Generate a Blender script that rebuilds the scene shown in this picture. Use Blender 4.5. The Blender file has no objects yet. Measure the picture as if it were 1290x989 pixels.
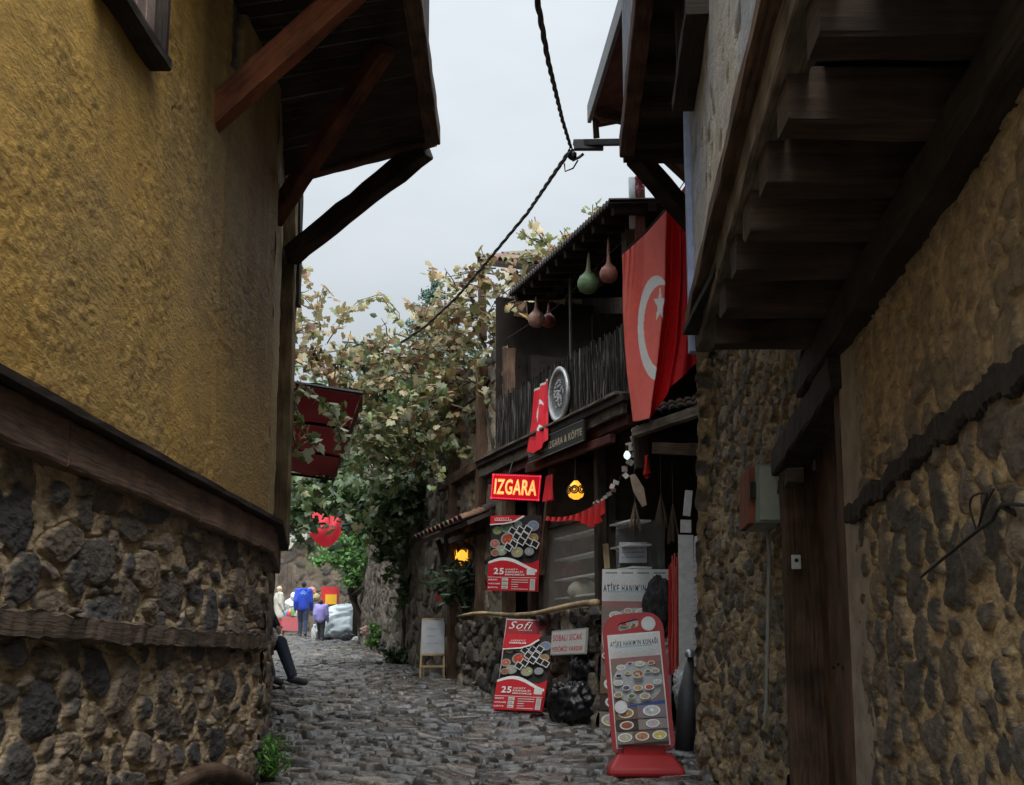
import bpy, math, random
import numpy as np
from mathutils import Vector, Matrix, Euler
R = math.radians
random.seed(7); rng = np.random.default_rng(7)
S = bpy.context.scene
COL = S.collection

# ------------------------------------------------------------------ camera, sky, sun, exposure
CZ, PITCH, FPX = 1.6, R(11.02), 1800.0
cd = bpy.data.cameras.new("camera"); cam = bpy.data.objects.new("camera", cd); COL.objects.link(cam)
cam.location = (0, 0, CZ); cam.rotation_euler = (R(90) + PITCH, 0, 0)
cd.sensor_width = 36; cd.lens = 36 * FPX / 1290; cd.clip_start = .05; cd.clip_end = 3000
S.camera = cam
SUN_EL, SUN_AZ = R(52), R(172)          # azimuth clockwise from +Y: behind the viewer, to the right
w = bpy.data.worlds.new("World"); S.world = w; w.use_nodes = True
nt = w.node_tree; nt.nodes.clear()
def N(nt, t, **k):
    n = nt.nodes.new(t)
    for a, b in k.items(): setattr(n, a, b)
    return n
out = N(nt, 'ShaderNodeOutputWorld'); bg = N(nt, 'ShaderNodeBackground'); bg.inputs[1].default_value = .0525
sky = N(nt, 'ShaderNodeTexSky', sky_type='NISHITA'); sky.sun_disc = False
sky.sun_elevation = SUN_EL; sky.sun_rotation = SUN_AZ
tc = N(nt, 'ShaderNodeTexCoord'); mp = N(nt, 'ShaderNodeMapping'); mp.inputs['Scale'].default_value = (1, 1, 2.2)
nz = N(nt, 'ShaderNodeTexNoise'); nz.inputs['Scale'].default_value = 2.3; nz.inputs['Detail'].default_value = 5; nz.inputs['Roughness'].default_value = .5
rp = N(nt, 'ShaderNodeValToRGB'); e = rp.color_ramp.elements
e[0].position = .32; e[0].color = (3.9, 4.25, 4.4, 1); e[1].position = .68; e[1].color = (5.5, 5.85, 6.0, 1)
mx = N(nt, 'ShaderNodeMix', data_type='RGBA'); mx.inputs[0].default_value = .12
nt.links.new(tc.outputs['Generated'], mp.inputs[0]); nt.links.new(mp.outputs[0], nz.inputs[0])
nt.links.new(nz.outputs[0], rp.inputs[0]); nt.links.new(rp.outputs[0], mx.inputs[6]); nt.links.new(sky.outputs[0], mx.inputs[7])
geo = N(nt, 'ShaderNodeNewGeometry'); sepx = N(nt, 'ShaderNodeSeparateXYZ'); nt.links.new(tc.outputs['Generated'], sepx.inputs[0])
def M(op, a, b=None, c=None):
    n = N(nt, 'ShaderNodeMath', operation=op)
    for i, q in enumerate((a, b, c)):
        if q is None: continue
        if isinstance(q, (int, float)): n.inputs[i].default_value = q
        else: nt.links.new(q, n.inputs[i])
    return n.outputs[0]
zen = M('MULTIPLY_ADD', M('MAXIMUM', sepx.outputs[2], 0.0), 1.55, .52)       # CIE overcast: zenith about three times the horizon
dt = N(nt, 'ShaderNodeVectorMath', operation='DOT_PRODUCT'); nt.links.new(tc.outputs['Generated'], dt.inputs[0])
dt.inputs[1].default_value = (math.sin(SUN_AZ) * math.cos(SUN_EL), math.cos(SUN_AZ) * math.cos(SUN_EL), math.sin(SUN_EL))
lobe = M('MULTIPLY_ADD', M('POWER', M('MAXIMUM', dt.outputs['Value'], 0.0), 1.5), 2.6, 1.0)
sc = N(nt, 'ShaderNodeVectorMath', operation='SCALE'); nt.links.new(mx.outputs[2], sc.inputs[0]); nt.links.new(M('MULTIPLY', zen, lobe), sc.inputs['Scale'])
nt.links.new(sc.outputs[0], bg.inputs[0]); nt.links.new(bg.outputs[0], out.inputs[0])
sd = bpy.data.lights.new("sun", 'SUN'); sd.energy = 1.0; sd.angle = R(35); sd.color = (1, .96, .9)
so = bpy.data.objects.new("sun", sd); COL.objects.link(so)
sdir = Vector((math.sin(SUN_AZ) * math.cos(SUN_EL), math.cos(SUN_AZ) * math.cos(SUN_EL), math.sin(SUN_EL)))
so.rotation_euler = sdir.to_track_quat('Z', 'Y').to_euler(); so.location = (0, -5, 20)
vs = S.view_settings; vs.view_transform = 'Standard'; vs.look = 'None'; vs.gamma = 1; vs.exposure = 1.5; vs.use_curve_mapping = False
S.render.engine = 'CYCLES'

# ------------------------------------------------------------------ pixel (of the 1290x989 photo) -> world helpers
cp, sp_ = math.cos(PITCH), math.sin(PITCH)
def ray(px, py):
    u = (px - 645) / FPX; v = (494.5 - py) / FPX
    return Vector((u, cp - v * sp_, sp_ + v * cp))
def at(px, py, Y):
    d = ray(px, py); return Vector((0, 0, CZ)) + d * (Y / d.y)
def atz(px, py, z):
    d = ray(px, py); return Vector((0, 0, CZ)) + d * ((z - CZ) / d.z)
def atp(px, py, p0, n):
    d = ray(px, py); o = Vector((0, 0, CZ)); return o + d * ((Vector(p0) - o).dot(n) / d.dot(n))
def lerp(a, b, t): return a + (b - a) * t
def gz(y):
    y = np.asarray(y, dtype=float)
    a = np.where(y < 17, .081 * y, .081 * 17 + .081 * (y - 17) - (.081 - .042) * np.clip(y - 17, 0, 3) ** 2 / 6 - (.081 - .042) * np.clip(y - 20, 0, None))
    return np.where(y < 0, .03 * y, a)
def gzf(y): return float(gz(y))

# ------------------------------------------------------------------ numpy noise
def vnoise(x, y, seed=0):
    x = np.asarray(x, float); y = np.asarray(y, float)
    xi = np.floor(x).astype(np.int64); yi = np.floor(y).astype(np.int64); fx = x - xi; fy = y - yi
    fx = fx * fx * (3 - 2 * fx); fy = fy * fy * (3 - 2 * fy)
    def h(a, b):
        n = (a * 374761393 + b * 668265263 + seed * 1442695041) & 0x7fffffff
        n = ((n ^ (n >> 13)) * 1274126177) & 0x7fffffff
        n = ((n ^ (n >> 15)) * 461845907) & 0x7fffffff
        return ((n ^ (n >> 16)) & 0xffff) / 65535.0
    return lerp(lerp(h(xi, yi), h(xi + 1, yi), fx), lerp(h(xi, yi + 1), h(xi + 1, yi + 1), fx), fy)
def fbm(x, y, seed=0, o=4, g=.5):
    s = 0; a = 1; t = 0
    for i in range(o):
        s = s + a * vnoise(x * 2 ** i + i * 17.3, y * 2 ** i + i * 9.1, seed + i); t += a; a *= g
    return s / t
def sst(a, b, x):
    t = np.clip((x - a) / (b - a), 0, 1); return t * t * (3 - 2 * t)

# ------------------------------------------------------------------ materials
MATS = {}
def base_mat(name):
    m = bpy.data.materials.new(name); m.use_nodes = True
    return m, m.node_tree, m.node_tree.nodes['Principled BSDF']
def attr_mat(name, rough=.8, ns=30, namt=.35, bs=60, bstr=.3, bdist=.01, spec=.4, coords='Object', emit=0, metal=0, rvar=0, sheen=0, st=None):
    """base colour from the mesh's own Col attribute, broken up by two scales of noise, with fine bump"""
    if name in MATS: return MATS[name]
    m, t, b = base_mat(name); L = t.links.new
    a = N(t, 'ShaderNodeAttribute', attribute_name='Col')
    c = N(t, 'ShaderNodeTexCoord')
    if st:
        mpp = N(t, 'ShaderNodeMapping'); mpp.inputs['Scale'].default_value = st; L(c.outputs[coords], mpp.inputs[0]); src = mpp.outputs[0]
    else: src = c.outputs[coords]
    n1 = N(t, 'ShaderNodeTexNoise'); n1.inputs['Scale'].default_value = ns; n1.inputs['Detail'].default_value = 8; n1.inputs['Roughness'].default_value = .65
    L(src, n1.inputs[0])
    mr = N(t, 'ShaderNodeMapRange'); mr.inputs[1].default_value = .3; mr.inputs[2].default_value = .7
    mr.inputs[3].default_value = 1 - namt; mr.inputs[4].default_value = 1 + namt; L(n1.outputs[0], mr.inputs[0])
    vm = N(t, 'ShaderNodeVectorMath', operation='SCALE'); L(a.outputs['Color'], vm.inputs[0]); L(mr.outputs[0], vm.inputs['Scale'])
    L(vm.outputs[0], b.inputs['Base Color'])
    n2 = N(t, 'ShaderNodeTexNoise'); n2.inputs['Scale'].default_value = bs; n2.inputs['Detail'].default_value = 6; n2.inputs['Roughness'].default_value = .7
    L(src, n2.inputs[0])
    bp = N(t, 'ShaderNodeBump'); bp.inputs['Strength'].default_value = bstr; bp.inputs['Distance'].default_value = bdist
    L(n2.outputs[0], bp.inputs['Height']); L(bp.outputs[0], b.inputs['Normal'])
    b.inputs['Roughness'].default_value = rough; b.inputs['Specular IOR Level'].default_value = spec; b.inputs['Metallic'].default_value = metal
    if rvar:
        m2 = N(t, 'ShaderNodeMapRange'); m2.inputs[1].default_value = .3; m2.inputs[2].default_value = .7
        m2.inputs[3].default_value = rough - rvar; m2.inputs[4].default_value = rough + rvar; L(n2.outputs[0], m2.inputs[0]); L(m2.outputs[0], b.inputs['Roughness'])
    if sheen: b.inputs['Sheen Weight'].default_value = sheen
    if emit:
        L(a.outputs['Color'], b.inputs['Emission Color']); b.inputs['Emission Strength'].default_value = emit
    MATS[name] = m; return m
def wood_mat(name, c1, c2, rough=.75, sx=2.0, sy=45, bump=.5, spec=.2, lo=.33, hi=.68):
    """grain runs along the beam: UV u is metres along it, v metres round it"""
    if name in MATS: return MATS[name]
    m, t, b = base_mat(name); L = t.links.new
    c = N(t, 'ShaderNodeTexCoord'); mp = N(t, 'ShaderNodeMapping'); mp.inputs['Scale'].default_value = (sx, sy, 1)
    L(c.outputs['UV'], mp.inputs[0])
    n = N(t, 'ShaderNodeTexNoise'); n.inputs['Scale'].default_value = 1.6; n.inputs['Detail'].default_value = 9; n.inputs['Roughness'].default_value = .7; n.inputs['Distortion'].default_value = .4
    L(mp.outputs[0], n.inputs[0])
    r = N(t, 'ShaderNodeValToRGB'); e = r.color_ramp.elements; e[0].position = lo; e[0].color = (*c1, 1); e[1].position = hi; e[1].color = (*c2, 1)
    L(n.outputs[0], r.inputs[0])
    n3 = N(t, 'ShaderNodeTexNoise'); n3.inputs['Scale'].default_value = 4; n3.inputs['Detail'].default_value = 5; L(c.outputs['Object'], n3.inputs[0])
    mr = N(t, 'ShaderNodeMapRange'); mr.inputs[1].default_value = .35; mr.inputs[2].default_value = .65; mr.inputs[3].default_value = .55; mr.inputs[4].default_value = 1.35
    L(n3.outputs[0], mr.inputs[0])
    vm = N(t, 'ShaderNodeVectorMath', operation='SCALE'); L(r.outputs[0], vm.inputs[0]); L(mr.outputs[0], vm.inputs['Scale']); L(vm.outputs[0], b.inputs['Base Color'])
    bp = N(t, 'ShaderNodeBump'); bp.inputs['Strength'].default_value = bump; bp.inputs['Distance'].default_value = .008
    L(n.outputs[0], bp.inputs['Height']); L(bp.outputs[0], b.inputs['Normal'])
    b.inputs['Roughness'].default_value = rough; b.inputs['Specular IOR Level'].default_value = spec
    MATS[name] = m; return m
def plain_mat(name, col, rough=.5, spec=.5, metal=0, emit=0, alpha=None, bump=0, ns=20, var=.15):
    if name in MATS: return MATS[name]
    m, t, b = base_mat(name); L = t.links.new
    c = N(t, 'ShaderNodeTexCoord'); n = N(t, 'ShaderNodeTexNoise'); n.inputs['Scale'].default_value = ns; n.inputs['Detail'].default_value = 6
    L(c.outputs['Object'], n.inputs[0])
    r = N(t, 'ShaderNodeValToRGB'); e = r.color_ramp.elements; e[0].position = .3; e[1].position = .7
    e[0].color = (*[x * (1 - var) for x in col], 1); e[1].color = (*[min(1, x * (1 + var)) for x in col], 1)
    L(n.outputs[0], r.inputs[0]); L(r.outputs[0], b.inputs['Base Color'])
    b.inputs['Roughness'].default_value = rough; b.inputs['Specular IOR Level'].default_value = spec; b.inputs['Metallic'].default_value = metal
    if emit: L(r.outputs[0], b.inputs['Emission Color']); b.inputs['Emission Strength'].default_value = emit
    if alpha is not None: b.inputs['Alpha'].default_value = alpha
    if bump:
        bp = N(t, 'ShaderNodeBump'); bp.inputs['Strength'].default_value = bump; bp.inputs['Distance'].default_value = .01
        L(n.outputs[0], bp.inputs['Height']); L(bp.outputs[0], b.inputs['Normal'])
    MATS[name] = m; return m
def leaf_mat(name, trans=.35, rough=.45):
    if name in MATS: return MATS[name]
    m, t, b = base_mat(name); L = t.links.new; o = t.nodes['Material Output']
    a = N(t, 'ShaderNodeAttribute', attribute_name='Col'); L(a.outputs['Color'], b.inputs['Base Color'])
    b.inputs['Roughness'].default_value = rough; b.inputs['Specular IOR Level'].default_value = .5
    tr = N(t, 'ShaderNodeBsdfTranslucent'); L(a.outputs['Color'], tr.inputs[0])
    ms = N(t, 'ShaderNodeMixShader'); ms.inputs[0].default_value = trans
    L(b.outputs[0], ms.inputs[1]); L(tr.outputs[0], ms.inputs[2]); L(ms.outputs[0], o.inputs[0])
    MATS[name] = m; return m

W_DARK = wood_mat('dark_timber', (.012, .009, .007), (.05, .036, .027))
W_BROWN = wood_mat('brown_timber', (.035, .02, .013), (.15, .092, .058))
W_GREY = wood_mat('weathered_timber', (.05, .04, .03), (.22, .18, .14), rough=.8)
W_RUST = wood_mat('red_brown_timber', (.12, .037, .017), (.24, .085, .04), rough=.65)
W_PALE = wood_mat('pale_timber', (.3, .22, .12), (.5, .38, .22), rough=.6)
W_JOIST = wood_mat('joist_timber', (.018, .012, .009), (.10, .066, .048), rough=.8, bump=.8, sy=16, sx=1.5, lo=.25, hi=.8)
STONE = attr_mat('rubble_stone', rough=.75, ns=30, namt=.5, bs=70, bstr=1.0, bdist=.018, spec=.5, rvar=.14)
PLASTER = attr_mat('ochre_plaster', rough=.62, ns=14, namt=.28, bs=45, bstr=1.0, bdist=.02, spec=.45, rvar=.2, st=(1, .42, 1))
STONE_L = attr_mat('rubble_stone_left', rough=.73, ns=34, namt=.5, bs=75, bstr=1.0, bdist=.018, spec=.5, rvar=.16, st=(1, .45, 1))
COBBLE = attr_mat('wet_cobble', rough=.27, ns=16, namt=.4, bs=35, bstr=.4, bdist=.012, spec=.55, rvar=.16)
PAINT = attr_mat('painted', rough=.5, ns=12, namt=.14, bs=40, bstr=.05, bdist=.003, spec=.3)
PRINT = attr_mat('printed_sheet', rough=.5, ns=60, namt=.15, bs=30, bstr=.03, bdist=.002, spec=.2)
CLOTH = attr_mat('cloth', rough=.8, ns=25, namt=.18, bs=120, bstr=.15, bdist=.003, sheen=.2)
ROUGHP = attr_mat('rough_paint', rough=.8, ns=7, namt=.35, bs=30, bstr=.4, bdist=.01, spec=.15)
TILE = attr_mat('roof_tile', rough=.75, ns=12, namt=.5, bs=40, bstr=.5, bdist=.01)
LEAF = leaf_mat('leaf')
METAL = plain_mat('dark_metal', (.04, .04, .042), rough=.45, metal=.8)
STEEL = plain_mat('galvanised_steel', (.35, .37, .39), rough=.4, metal=.8)
BLACKCABLE = plain_mat('black_cable', (.008, .008, .008), rough=.6)

# ------------------------------------------------------------------ objects
def tag(o, label=None, cat=None, group=None, kind=None):
    if label: o['label'] = label
    if cat: o['category'] = cat
    if group: o['group'] = group
    if kind: o['kind'] = kind
    return o
def thing(name, label, cat, loc=(0, 0, 0), group=None, mat=None):
    o = bpy.data.objects.new(name, None); COL.objects.link(o); o.empty_display_size = .2
    if mat is not None: o.matrix_world = mat
    else: o.location = loc
    return tag(o, label, cat, group)
def link_mesh(name, me, mat, parent=None, world=True):
    o = bpy.data.objects.new(name, me); COL.objects.link(o)
    if mat: me.materials.append(mat)
    if parent:
        o.parent = parent
        if world:       # mesh data are in world coordinates: keep them there
            bpy.context.view_layer.update() if False else None
            o.matrix_parent_inverse = MWI(parent)
    return o
def MWI(p):
    m = p.matrix_basis.copy(); q = p
    while q.parent:
        m = q.parent.matrix_basis @ q.matrix_parent_inverse @ m; q = q.parent
    return m.inverted()
class MB:
    def __init__(s): s.v = []; s.f = []; s.c = []; s.uv = []
    def add(s, vs, fs, col=(.5, .5, .5), uv=None):
        o = len(s.v); s.v += [tuple(x) for x in vs]
        for i, f in enumerate(fs):
            s.f.append(tuple(a + o for a in f)); s.c.append(col if not isinstance(col, list) else col[i])
            s.uv.append(uv[i] if uv else [(0, 0)] * len(f))
        return s
    def box(s, c, d, col=(.5, .5, .5), rot=None, ax=None):
        """centre, full size; ax: optional 3 axis vectors"""
        X, Y, Z = ax if ax else (Vector((1, 0, 0)), Vector((0, 1, 0)), Vector((0, 0, 1)))
        if rot is not None: X, Y, Z = rot @ X, rot @ Y, rot @ Z
        c = Vector(c); hx, hy, hz = d[0] / 2, d[1] / 2, d[2] / 2
        vs = [c + X * (hx * i) + Y * (hy * j) + Z * (hz * k) for k in (-1, 1) for j in (-1, 1) for i in (-1, 1)]
        fs = [(0, 2, 3, 1), (4, 5, 7, 6), (0, 1, 5, 4), (2, 6, 7, 3), (0, 4, 6, 2), (1, 3, 7, 5)]
        ro = random.random() * 5; a, b_, c_ = d
        uvs = [[(ro, ro), (ro, ro + b_), (ro + a, ro + b_), (ro + a, ro)], [(ro, ro), (ro + a, ro), (ro + a, ro + b_), (ro, ro + b_)],
               [(ro, ro), (ro + a, ro), (ro + a, ro + c_), (ro, ro + c_)], [(ro, ro), (ro, ro + c_), (ro + a, ro + c_), (ro + a, ro)],
               [(ro, ro), (ro + c_, ro), (ro + c_, ro + b_), (ro, ro + b_)], [(ro, ro), (ro + b_, ro), (ro + b_, ro + c_), (ro, ro + c_)]]
        return s.add(vs, fs, col, uvs)
    def beam(s, p0, p1, w, h, up=(0, 0, 1), seg=None, jit=.003, col=(.5, .5, .5), w1=None, h1=None, ch=.12):
        p0 = Vector(p0); p1 = Vector(p1); D = p1 - p0; L = D.length; D.normalize(); up = Vector(up)
        X = D.cross(up)
        if X.length < 1e-4: X = D.cross(Vector((0, 1, 0)))
        X.normalize(); Z = X.cross(D).normalized()
        if seg is None: seg = max(1, min(24, int(L / .15)))
        w1 = w1 or w; h1 = h1 or h
        cs = [(-1, -1 + ch), (-1 + ch, -1), (1 - ch, -1), (1, -1 + ch), (1, 1 - ch), (1 - ch, 1), (-1 + ch, 1), (-1, 1 - ch)]
        vs = []; ro = random.random() * 9; r2 = random.random() * 9
        for i in range(seg + 1):
            t = i / seg; ww = lerp(w, w1, t) / 2; hh = lerp(h, h1, t) / 2
            for a, b_ in cs:
                j = Vector((random.uniform(-jit, jit), random.uniform(-jit, jit), random.uniform(-jit, jit)))
                vs.append(p0 + D * (L * t) + X * (a * ww) + Z * (b_ * hh) + j)
        fs = []; uv = []; per = [0]; 
        for k in range(8):
            a = cs[k]; b_ = cs[(k + 1) % 8]; per.append(per[-1] + math.hypot((a[0] - b_[0]) * w / 2, (a[1] - b_[1]) * h / 2))
        for i in range(seg):
            for k in range(8):
                k2 = (k + 1) % 8; fs.append((i * 8 + k, (i + 1) * 8 + k, (i + 1) * 8 + k2, i * 8 + k2))
                u0 = ro + L * i / seg; u1 = ro + L * (i + 1) / seg
                uv.append([(u0, r2 + per[k]), (u1, r2 + per[k]), (u1, r2 + per[k + 1]), (u0, r2 + per[k + 1])])
        fs.append(tuple(range(8))); uv.append([(ro + a * w * .05, r2 + b_ * h / 2) for a, b_ in cs])
        fs.append(tuple(seg * 8 + k for k in reversed(range(8)))); uv.append([(ro + cs[k][0] * w * .05, r2 + cs[k][1] * h / 2) for k in reversed(range(8))])
        return s.add(vs, fs, col, uv)
    def tube(s, pts, rad, n=8, col=(.5, .5, .5), cap=True):
        pts = [Vector(p) for p in pts]; m = len(pts)
        if not hasattr(rad, '__len__'): rad = [rad] * m
        vs = []; fs = []; uv = []; prev = None; acc = 0; ro = random.random() * 9; us = []
        for i, p in enumerate(pts):
            d = (pts[min(i + 1, m - 1)] - pts[max(i - 1, 0)]).normalized()
            if prev is None:
                X = d.cross(Vector((0, 0, 1)));
                if X.length < .05: X = d.cross(Vector((0, 1, 0)))
            else: X = prev - d * prev.dot(d)
            X.normalize(); prev = X; Y = d.cross(X)
            if i: acc += (p - pts[i - 1]).length
            us.append(ro + acc)
            for k in range(n):
                a = 2 * math.pi * k / n; vs.append(p + (X * math.cos(a) + Y * math.sin(a)) * rad[i])
        for i in range(m - 1):
            for k in range(n):
                k2 = (k + 1) % n; fs.append((i * n + k, i * n + k2, (i + 1) * n + k2, (i + 1) * n + k))
                c = 2 * math.pi * max(rad[i], .004) / n
                uv.append([(us[i], k * c), (us[i], (k + 1) * c), (us[i + 1], (k + 1) * c), (us[i + 1], k * c)])
        if cap:
            fs.append(tuple(reversed(range(n)))); uv.append([(0, 0)] * n)
            fs.append(tuple((m - 1) * n + k for k in range(n))); uv.append([(0, 0)] * n)
        return s.add(vs, fs, col, uv)
    def lathe(s, o, axis, prof, n=20, col=(.5, .5, .5), xdir=None, cols=None):
        """prof: list of (radius, height along axis)"""
        o = Vector(o); A = Vector(axis).normalized(); X = (xdir or A.cross(Vector((.3, .9, .1)))).normalized(); Y = A.cross(X)
        vs = []; fs = []; cc = []
        for r, h in prof:
            for k in range(n):
                a = 2 * math.pi * k / n; vs.append(o + A * h + (X * math.cos(a) + Y * math.sin(a)) * r)
        for i in range(len(prof) - 1):
            for k in range(n):
                k2 = (k + 1) % n; fs.append((i * n + k, i * n + k2, (i + 1) * n + k2, (i + 1) * n + k)); cc.append(cols[i] if cols else col)
        return s.add(vs, fs, cc)
    def quad(s, a, b, c, d, col=(.5, .5, .5)):
        a, b, c, d = map(Vector, (a, b, c, d)); L = (b - a).length; H = (d - a).length; ro = random.random() * 5
        return s.add([a, b, c, d], [(0, 1, 2, 3)], col, [[(ro, ro), (ro + L, ro), (ro + L, ro + H), (ro, ro + H)]])
    def prism(s, pts, ext, col=(.5, .5, .5)):
        """closed outline extruded by vector ext"""
        pts = [Vector(p) for p in pts]; n = len(pts); ext = Vector(ext)
        vs = pts + [p + ext for p in pts]
        fs = [tuple(range(n)), tuple(reversed(range(n, 2 * n)))] + [(i, i + n, (i + 1) % n + n, (i + 1) % n) for i in range(n)]
        return s.add(vs, fs, col)
    def build(s, name, mat, parent=None, smooth=False, bevel=0, local=False):
        me = bpy.data.meshes.new(name); me.from_pydata(s.v, [], s.f)
        cs = np.repeat(np.array([(*c[:3], 1.0) for c in s.c], dtype=np.float32), [len(f) for f in s.f], axis=0)
        ca = me.color_attributes.new('Col', 'FLOAT_COLOR', 'CORNER'); ca.data.foreach_set('color', cs.ravel())
        ul = me.uv_layers.new(name='UVMap'); ul.data.foreach_set('uv', np.array([q for u in s.uv for q in u], dtype=np.float32).ravel())
        if smooth: me.polygons.foreach_set('use_smooth', [True] * len(s.f))
        me.validate(); me.update()
        o = link_mesh(name, me, mat, parent, world=not local)
        if bevel:
            b = o.modifiers.new('bevel', 'BEVEL'); b.width = bevel; b.segments = 2; b.limit_method = 'ANGLE'
        return o
def grid_mesh(name, P, C, mat, parent=None, smooth=True):
    """P: (nv, nu, 3) world points, C: (nv, nu, 3) colours"""
    nv, nu = P.shape[:2]; me = bpy.data.meshes.new(name)
    me.vertices.add(nu * nv); me.vertices.foreach_set('co', P.reshape(-1).astype(np.float32))
    i = (np.arange(nv - 1)[:, None] * nu + np.arange(nu - 1)[None, :]).ravel()
    q = np.stack([i, i + 1, i + nu + 1, i + nu], 1).astype(np.int32); n = len(q)
    me.loops.add(n * 4); me.loops.foreach_set('vertex_index', q.ravel())
    me.polygons.add(n); me.polygons.foreach_set('loop_start', np.arange(0, 4 * n, 4, dtype=np.int32))
    me.update(calc_edges=True); me.polygons.foreach_set('use_smooth', np.full(n, smooth))
    ca = me.color_attributes.new('Col', 'FLOAT_COLOR', 'POINT')
    ca.data.foreach_set('color', np.concatenate([C.reshape(-1, 3), np.ones((nu * nv, 1))], 1).astype(np.float32).ravel())
    me.validate(); me.update()
    return link_mesh(name, me, mat, parent)
def frame_mat(bl, br, tl):
    """board frame: origin at its bottom-left, x right, y up, z out of its face"""
    bl, br, tl = Vector(bl), Vector(br), Vector(tl); X = (br - bl).normalized(); Y = tl - bl; Y = (Y - X * Y.dot(X)).normalized(); Z = X.cross(Y)
    m = Matrix((X, Y, Z)).transposed().to_4x4(); m.translation = bl
    return m, (br - bl).length, (tl - bl).dot(Y)
def lettering(s, x, y, w, h, z, mat, parent, name='lettering', bold=.0, italic=0, sp=0):
    """text filling the box (x, y, w, h) of its parent's board frame"""
    cu = bpy.data.curves.new(name, 'FONT'); cu.body = s; cu.size = 1; cu.offset = bold; cu.shear = italic; cu.resolution_u = 3; cu.space_character = sp or (1.16 if bold else 1.0)
    o = bpy.data.objects.new(name, cu); COL.objects.link(o)
    dg = bpy.context.evaluated_depsgraph_get(); me = bpy.data.meshes.new_from_object(o.evaluated_get(dg))
    bpy.data.objects.remove(o)
    co = np.empty(len(me.vertices) * 3); me.vertices.foreach_get('co', co); co = co.reshape(-1, 3)
    mn, mxx = co[:, :2].min(0), co[:, :2].max(0); sc = np.array([w, h]) / np.maximum(mxx - mn, 1e-6)
    co[:, :2] = (co[:, :2] - mn) * sc + np.array([x, y]); co[:, 2] = z
    me.vertices.foreach_set('co', co.ravel()); me.update(); me.materials.clear()
    me.name = name; me.materials.append(mat)
    r = bpy.data.objects.new(name, me); COL.objects.link(r); r.parent = parent
    return r
def disc(cx, cy, rx, ry, n=18, a0=0): return [(cx + rx * math.cos(a0 + 2 * math.pi * k / n), cy + ry * math.sin(a0 + 2 * math.pi * k / n)) for k in range(n)]
class Print:
    """a printed sheet: flat coloured shapes laid over each other in a board frame"""
    def __init__(s, z=0): s.m = MB(); s.z = z; s.k = 0
    def poly(s, pts, col):
        s.k += 1; z = s.z + .00035 * s.k; s.m.add([(x, y, z) for x, y in pts], [tuple(range(len(pts)))], col)
    def rect(s, x, y, w, h, col): s.poly([(x, y), (x + w, y), (x + w, y + h), (x, y + h)], col)
    def build(s, name, parent): return s.m.build(name, PRINT, parent, local=True)

# ------------------------------------------------------------------ stone patterns (geometry, not texture)
def dart_stones(L, H, rmin, rmax, seed, tries=6000, k=.92, asp=(1.0, 1.9), vert=.5):
    r = random.Random(seed); out = []; cell = {}; g = rmax * 2
    for i in range(tries):
        rr = rmax * (1 - i / tries) ** 1.3 * r.uniform(.6, 1) + rmin; rr = min(rr, rmax)
        x, y = r.uniform(0, L), r.uniform(0, H); ok = True
        ci, cj = int(x / g), int(y / g)
        for a in range(ci - 1, ci + 2):
            for b in range(cj - 1, cj + 2):
                for (x2, y2, r2) in cell.get((a, b), ()):
                    if math.hypot(x - x2, y - y2) < (rr + r2) * k: ok = False; break
        if ok:
            cell.setdefault((ci, cj), []).append((x, y, rr))
            a = r.uniform(*asp); th = r.gauss(math.pi / 2 if r.random() < vert else 0, .35)
            nk = r.randint(5, 8); a0 = r.random() * 6
            ns = [(a0 + 2 * math.pi * (q + r.uniform(-.25, .25)) / nk, r.uniform(.8, 1.15)) for q in range(nk)]
            out.append((x, y, rr, a, th, ns, r.random(), r.uniform(-1, 1), r.uniform(-1, 1), r.random()))
    return out
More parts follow.
